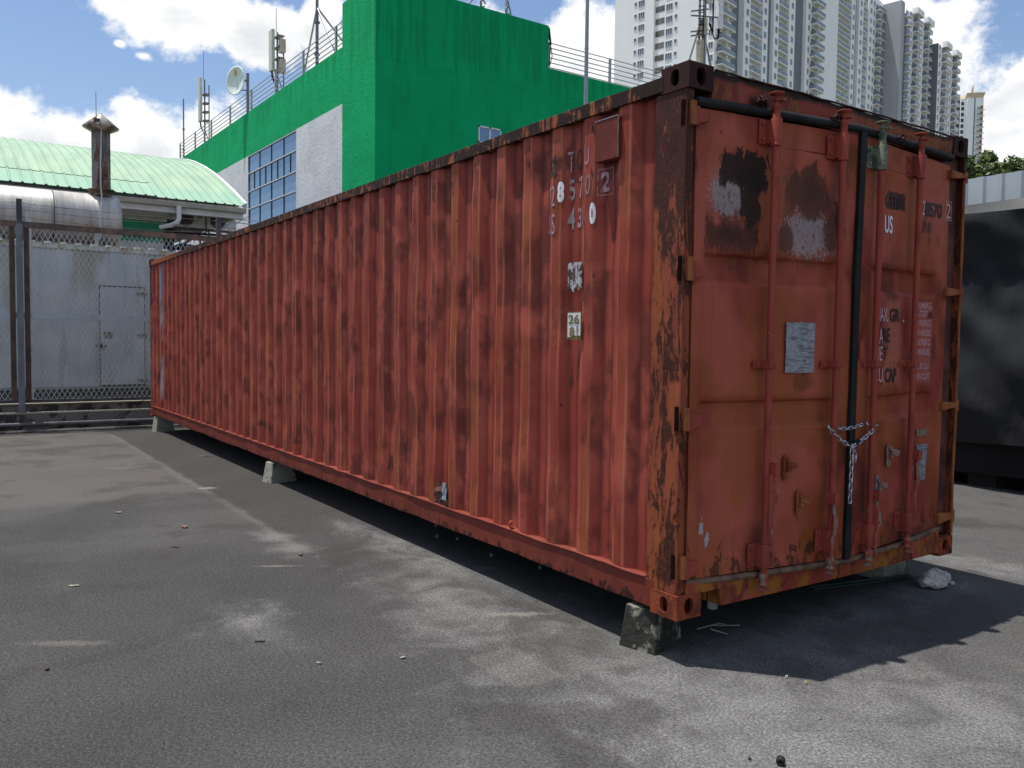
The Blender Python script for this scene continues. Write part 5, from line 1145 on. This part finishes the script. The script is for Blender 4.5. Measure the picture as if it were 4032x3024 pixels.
for k in range(nf):
    z_=t1.z0+.2+k*t1.fh
    def W_(s,pf,off=0.,dz=1.75): t1.put('window',pf,PT(s,off,z_+dz),ROT)
    def B_(s,pf,off=0.): t1.put('balcony',pf,PT(s,off,z_),ROT)
    W_(16.4,pf_w2);W_(26.3,pf_w2);B_(19.7,pf_log,-1.4);B_(23.1,pf_log,-1.4); W_(32.8,pf_w2);W_(42.4,pf_w2);B_(35.8,pf_log,-1.4);B_(38.9,pf_log,-1.4)
    W_(53.3,pf_w2); B_(57.8,pf_bal); W_(62.2,pf_w2); B_(76.0,pf_log,-1.4);B_(79.3,pf_log,-1.4);B_(82.6,pf_log,-1.4); W_(86.0,pf_w2); W_(92.2,pf_w2); B_(96.2,pf_log,-1.4); W_(100.6,pf_w2);W_(103.4,pf_w2)
    B_(4.2,pf_bal); B_(107.2,pf_bal5); W_(10.2,pf_small,-1.6)
    # end wall (normal = -Fv)
    def E_(t,pf,dz=1.7,kind='window'): t1.put(kind,pf,PT(-.0,-t,z_+dz),ROT-PI/2)
    E_(21.8,pf_w3);E_(23.7,pf_small,2.0);E_(13.2,pf_w3);E_(11.2,pf_small,2.0);E_(1.0,pf_w2)
# stair-hall openings on the end wall
M_std=simple('stair_dark',(.15,.155,.15),.8,0,.4,.4)
for k in range(nf):
    z_=t1.z0+.2+k*t1.fh; m=MB(); m.obox(PT(-.01,-16,z_+1.9),Fv*.03,Nv*1.35,Vector((0,0,.75))); m.build('stair_opening',M_std,t1.o)
t1.flush()
m=MB(); m.obox(PT(-.3,-18.9,60),Fv*.3,Nv*1.4,Vector((0,0,59))); m.build('end_fin',T_white,t1.o)
# ---- block 2
t2=Tower('apartment_tower','stepped white apartment tower with wide blank grey end wall, second in row',PT(125,0,0),74)
foot(t2.o,[(109.6,-12),(109.6,6.6),(112.8,6.6),(112.8,-12)],117.5,T_mid,'end_wall')
foot(t2.o,[(112.802,-12),(112.802,5.4),(118.6,5.4),(118.6,-12)],115.5,T_grey,'recess'); foot(t2.o,[(118.602,-12),(118.602,6.6),(126.8,6.6),(126.8,-12)],116.5,T_white,'wall'); foot(t2.o,[(126.802,-12),(126.802,5.6),(129.2,5.6),(129.2,-12)],115.5,T_grey,'recess'); foot(t2.o,[(129.202,-12),(129.202,6.6),(139.,6.6),(139.,-12)],116.5,T_white,'wall')
for (s0,s1,z_) in ((120.5,127.,117.),(131.5,138.5,117.)): m=MB(); m.obox(PT((s0+s1)/2,7.4,z_),Fv*(s1-s0)/2,Nv*1.0,Vector((0,0,1.0))); m.build('roof_cap',T_slab,t2.o)
for k in range(14):
    z_=t2.z0-1+k*3.1
    t2.put('window',pf_w2,PT(119.7,6.6,z_+1.7),ROT);t2.put('balcony',pf_bal5,PT(123.8,6.6,z_),ROT);t2.put('window',pf_w2,PT(130.4,6.6,z_+1.7),ROT);t2.put('balcony',pf_bal5,PT(135,6.6,z_),ROT);t2.put('balcony',pf_log,PT(115.2,6.6,z_),ROT)
t2.flush()
t3=Tower('apartment_tower','third apartment tower in the row, last before the one with golden crown',PT(150,0,0),70)
foot(t3.o,[(139.1,-12),(139.1,9.6),(139.4,9.6),(139.4,-12)],110.5,T_grey,'end_wall'); foot(t3.o,[(139.402,-12),(139.402,9.6),(150.5,9.6),(150.5,-12)],110,T_white,'wall'); foot(t3.o,[(150.502,-12),(150.502,8.4),(152.6,8.4),(152.6,-12)],109.5,T_grey,'recess'); foot(t3.o,[(152.602,-12),(152.602,9.6),(163.,9.6),(163.,-12)],110,T_white,'wall')
for (s0,s1,z_) in ((143.5,149.5,111.),(155,161.5,111.)): m=MB(); m.obox(PT((s0+s1)/2,10.4,z_),Fv*(s1-s0)/2,Nv*1.0,Vector((0,0,1.0))); m.build('roof_cap',T_slab,t3.o)
for k in range(14):
    z_=67.5+k*3.1
    t3.put('window',pf_w2,PT(141,9.6,z_+1.7),ROT);t3.put('balcony',pf_bal5,PT(146,9.6,z_),ROT);t3.put('window',pf_w2,PT(153.9,9.6,z_+1.7),ROT);t3.put('balcony',pf_bal5,PT(158.6,9.6,z_),ROT)
t3.flush()
# ---- distant tower
ld=Vector((r_.x,r_.y,0)).normalized(); bd=Vector((f.x,f.y,0)).normalized(); B0=Vector((-214.2,400.7,0))
t4=empty('apartment_tower',B0,'slim distant tower with golden crown and spire, far right','apartment tower','white apartment towers')
def fp(a,b,z0,z1,mat,name,d0=0,d1=14,par=t4):
    m=MB(); m.prism([(a,d0),(b,d0),(b,d1),(a,d1)],B0+Vector((0,0,z0)),ld,bd,(0,0,z1-z0)); return m.build(name,mat,par)
fp(0,2.6,0,123.5,T_mid,'side_wing',1,12); fp(2.602,5.2,0,121.2,T_white,'wall'); fp(5.202,8.6,0,121.4,T_white,'wall',-.6,14); fp(8.602,9.6,0,121.6,T_grey,'recess',.5,14); fp(9.602,13.4,0,121.8,T_white,'wall',0,14)
m=MB()
for k in range(26): m.prism([(1.0,-.05+1),(3.0+.2,-.05+1),(3.2,1.0),(1.0,1.0)],B0+Vector((0,0,50+k*2.75)),ld,bd,(0,0,1.6))
m.prism([(2.61,-.05),(4.0,-.05),(4.0,.0),(2.61,.0)],B0+Vector((0,0,118)),ld,bd,(0,0,1.6))
for k in range(26): m.prism([(2.7,-.05),(4.1,-.05),(4.1,0),(2.7,0)],B0+Vector((0,0,46.8+k*2.75)),ld,bd,(0,0,1.7))
m.build('window_column',simple('dark_openings',(.05,.045,.05),.6),t4)
m=MB(); M_or=simple('orange_blind',(.30,.12,.05),.7)
for k in range(26):
    m.cur=0; m.prism([(9.8,-1.3),(13.5,-1.3),(13.5,0),(9.8,0)],B0+Vector((0,0,47+k*2.75)),ld,bd,(0,0,.25)); m.cur=1; m.prism([(9.9,-1.25),(11.8,-1.25),(11.8,-1.1),(9.9,-1.1)],B0+Vector((0,0,47.25+k*2.75)),ld,bd,(0,0,1.0)); m.cur=2; m.prism([(11.9,-.1),(13.2,-.1),(13.2,0),(11.9,0)],B0+Vector((0,0,47.3+k*2.75)),ld,bd,(0,0,2.0))
m.build('balcony_column',[T_slab,T_rail,M_or],t4)
M_gold=simple('golden_crown',(.55,.47,.30),.6,0,.1,1)
m=MB(); m.add([B0+ld*a+bd*b+Vector((0,0,z_)) for a,b,z_ in ((4.4,0,121.4),(13.2,0,121.9),(13.2,12,121.9),(4.4,12,121.4),(5.2,-.3,123.9),(13.9,-.6,124.3),(13.9,8,124.3),(5.2,8,123.9))],[(0,1,2,3),(4,5,6,7),(0,1,5,4),(1,2,6,5),(2,3,7,6),(3,0,4,7)],False); m.build('crown',M_gold,t4)
m=MB(); m.add([B0+ld*a+bd*b+Vector((0,0,z_)) for a,b,z_ in ((7.9,2,124),(9.3,2,124),(9.3,3,124),(7.9,3,124),(9.7,2.4,129.2))],[(0,1,4),(1,2,4),(2,3,4),(3,0,4),(0,1,2,3)],False); m.build('spire',M_gold,t4)

# ================================================================== right side: stacks, hoarding, trees
def tarpm(name,c0,c1):
    m=Mat(name); p=m.pos(); n=m.noise(m.sc(p,(1,1,.6)),1.1,2,.45,.3); f2=m.noise(m.sc(p,(3.2,1,.55)),1.6,3,.5,.9); return m.fin(m.mix(m.ss(n,.3,.7),c0,c1),.38,0,m.m('ADD',n,m.m('MULTIPLY',f2,.8)),.35,.05,spec=.15)
def tarpbox(x0,x1,y0,y1,z0,z1,mat,name,label,amp=.06,parent=None):
    m=MB()
    def wob(x_,y_,z_): 
        k=1 if z_<z1-.01 else .3
        return amp*k*(nz(x_*.9+y_,z_*.9,y0)+.5*nz(x_*2.1+z_*1.5,z_*1.1,3.)+.25*nz(x_*5+z_*2,z_*4,1.))
    nx=int((x1-x0)/.08); nz2=30
    m.grid([x0+(x1-x0)*i/nx for i in range(nx+1)],[i/nz2 for i in range(nz2+1)],lambda x_,t:(x_,y0-.02+wob(x_,y0,z0+(z1-z0)*t)-.10*(1-t)*0,(z0+.05*nz(x_*1.2,2.))*(1-t)+(z1+.02*nz(x_,7.))*t),True)
    m.grid([x0+(x1-x0)*i/nx for i in range(nx+1)],[0,1],lambda x_,t:(x_,y0-.02+(y1-y0)*t+wob(x_,y0,z1)*(1-t),z1+.02*nz(x_,7.)),True)
    for x_ in (x0,x1): m.add([(x_,y0,z0),(x_,y1,z0),(x_,y1,z1),(x_,y0,z1)],[(0,1,2,3)],False)
    return m.build(name,mat,parent)
st_=empty('covered_stack',(-1,7.2,0),'tall stack shrouded in a black tarpaulin right of the container','covered stack')
tarpbox(-6,6,6.32,7.6,.50,2.95,tarpm('black_tarpaulin',(.021,.022,.024),(.025,.026,.028)),'tarpaulin','',.15,st_)
m=MB(); m.box(-6,6,6.6,7.5,.18,.62); 
for i in range(7): m.box(-5.8+i*1.9,-5.5+i*1.9,6.55,7.5,0,.18)
m.build('pallet_base',simple('black_base',(.012,.012,.013),.7,0,.4,4),st_)
m=MB(); nxx=120; m.grid([-6+i*.1 for i in range(121)],[0,1],lambda x_,t:(x_,6.42+.05*nz(x_*1.3,t*2,1.),.16+.03*nz(x_*1.1,9.)+t*.36),True); m.build('under_shade',tarpm('under_shade_black',(.012,.012,.014),(.02,.02,.022)),st_)  # added near-black sheet, painted as the shadow below the tarpaulin
st2=empty('covered_stack',(-1,8.6,0),'taller pale beige covered stack behind the black tarpaulin','covered stack')
tarpbox(-8,6,8.0,8.8,.0,3.33,tarpm('beige_sheet',(.27,.26,.24),(.32,.305,.285)),'sheet','',.03,st2)
hd=empty('hoarding_fence',(0,9.2,0),'grey blue corrugated metal hoarding behind the covered stacks','fence')
m=MB(); us=[]; x_=-14.
pts=[]
while x_<12: pts+=[(x_,0),(x_+.12,0),(x_+.15,.03),(x_+.22,.03),(x_+.25,0)]; x_+=.25
m.grid(list(range(len(pts))),[0,3.90],lambda i,z_:(pts[i][0],9.2-pts[i][1],z_),False); m.build('sheet',simple('hoarding_sheet',(.36,.40,.43),.45,.2,.08,2),hd)
m=MB()
for i in range(60): m.cyl((-13.9+i*.45,9.17,3.5+(i%2)*.1),(-13.9+i*.45,9.15,3.5+(i%2)*.1),.02,n=6)
m.build('fixing_screw',simple('screw',(.6,.6,.6),.4),hd)
def leafm():
    m=Mat('leaves'); n=m.noise(m.pos(),1.1,4); r=m.new('ShaderNodeObjectInfo').outputs['Random']; c=m.mix(m.ss(n,.35,.65),(.045,.090,.022),(.13,.18,.045)); c=m.mix(m.m('MULTIPLY',m.noise(m.pos(),7,2),.4),c,(.13,.14,.05)); return m.fin(c,.6)
M_leaf=leafm(); M_bark=simple('bark',(.10,.08,.06),.9)
def tree(x_,y_,h_,rx,rz,label,seed,n=7000,ls=.22):
    rr=random.Random(seed); o=empty('broadleaf_tree',(x_,y_,0),label,'tree','trees behind the hoarding')
    m=MB(); m.tube([(x_,y_,0),(x_+.1,y_,h_*.3),(x_-.1,y_,h_*.55),(x_,y_,h_*.8)],[.35,.28,.2,.08],8)
    for k in range(9):
        a=rr.uniform(0,2*PI); zz=h_*rr.uniform(.4,.65); m.tube([(x_,y_,zz),(x_+math.cos(a)*rx*.4,y_+math.sin(a)*rx*.4,zz+rz*.4),(x_+math.cos(a)*rx*.8,y_+math.sin(a)*rx*.8,zz+rz*.7)],[.14,.09,.04],6)
    m.build('trunk',M_bark,o)
    m=MB(); cl=[]
    for k in range(80):
        while True:
            v=Vector((rr.uniform(-1,1),rr.uniform(-1,1),rr.uniform(-1,1)))
            if v.length<1: break
        cl.append((Vector((x_+v.x*rx,y_+v.y*rx,h_-rz+v.z*rz*.85)),rr.uniform(.18,.34)*rx))
    for i in range(n):
        c,r=rr.choice(cl); d=Vector((rr.gauss(0,1),rr.gauss(0,1),rr.gauss(0,1))).normalized()*r*rr.uniform(.55,1.05); d.z*=.75; p=c+d
        a=Vector((rr.gauss(0,1),rr.gauss(0,1),rr.gauss(0,.6))).normalized(); b=a.cross(Vector((rr.gauss(0,1),rr.gauss(0,1),rr.gauss(0,1)))).normalized(); s=ls*rr.uniform(.6,1.3)
        m.add([p-a*s,p+b*s*.45,p+a*s,p-b*s*.45],[(0,1,2,3)],False)
    me=m.mesh('crown',M_leaf,ORG[o.name]); c=bpy.data.objects.new('crown',me); COL.objects.link(c); c.parent=o
tree(-28.9,58.8,15.9,2.0,2.2,'bushy green tree just right of the container top corner',1,6500,.19)
tree(-27.3,60.9,15.3,1.9,2.0,'low green tree between the two taller crowns',8,6000,.19)
tree(-25.6,63.0,16.0,2.1,2.2,'green tree at the right edge above the hoarding',2,6500,.19)
tree(-31.0,58.5,15.0,2.2,2.4,'green tree mostly hidden behind the container corner',5,4000,.2)
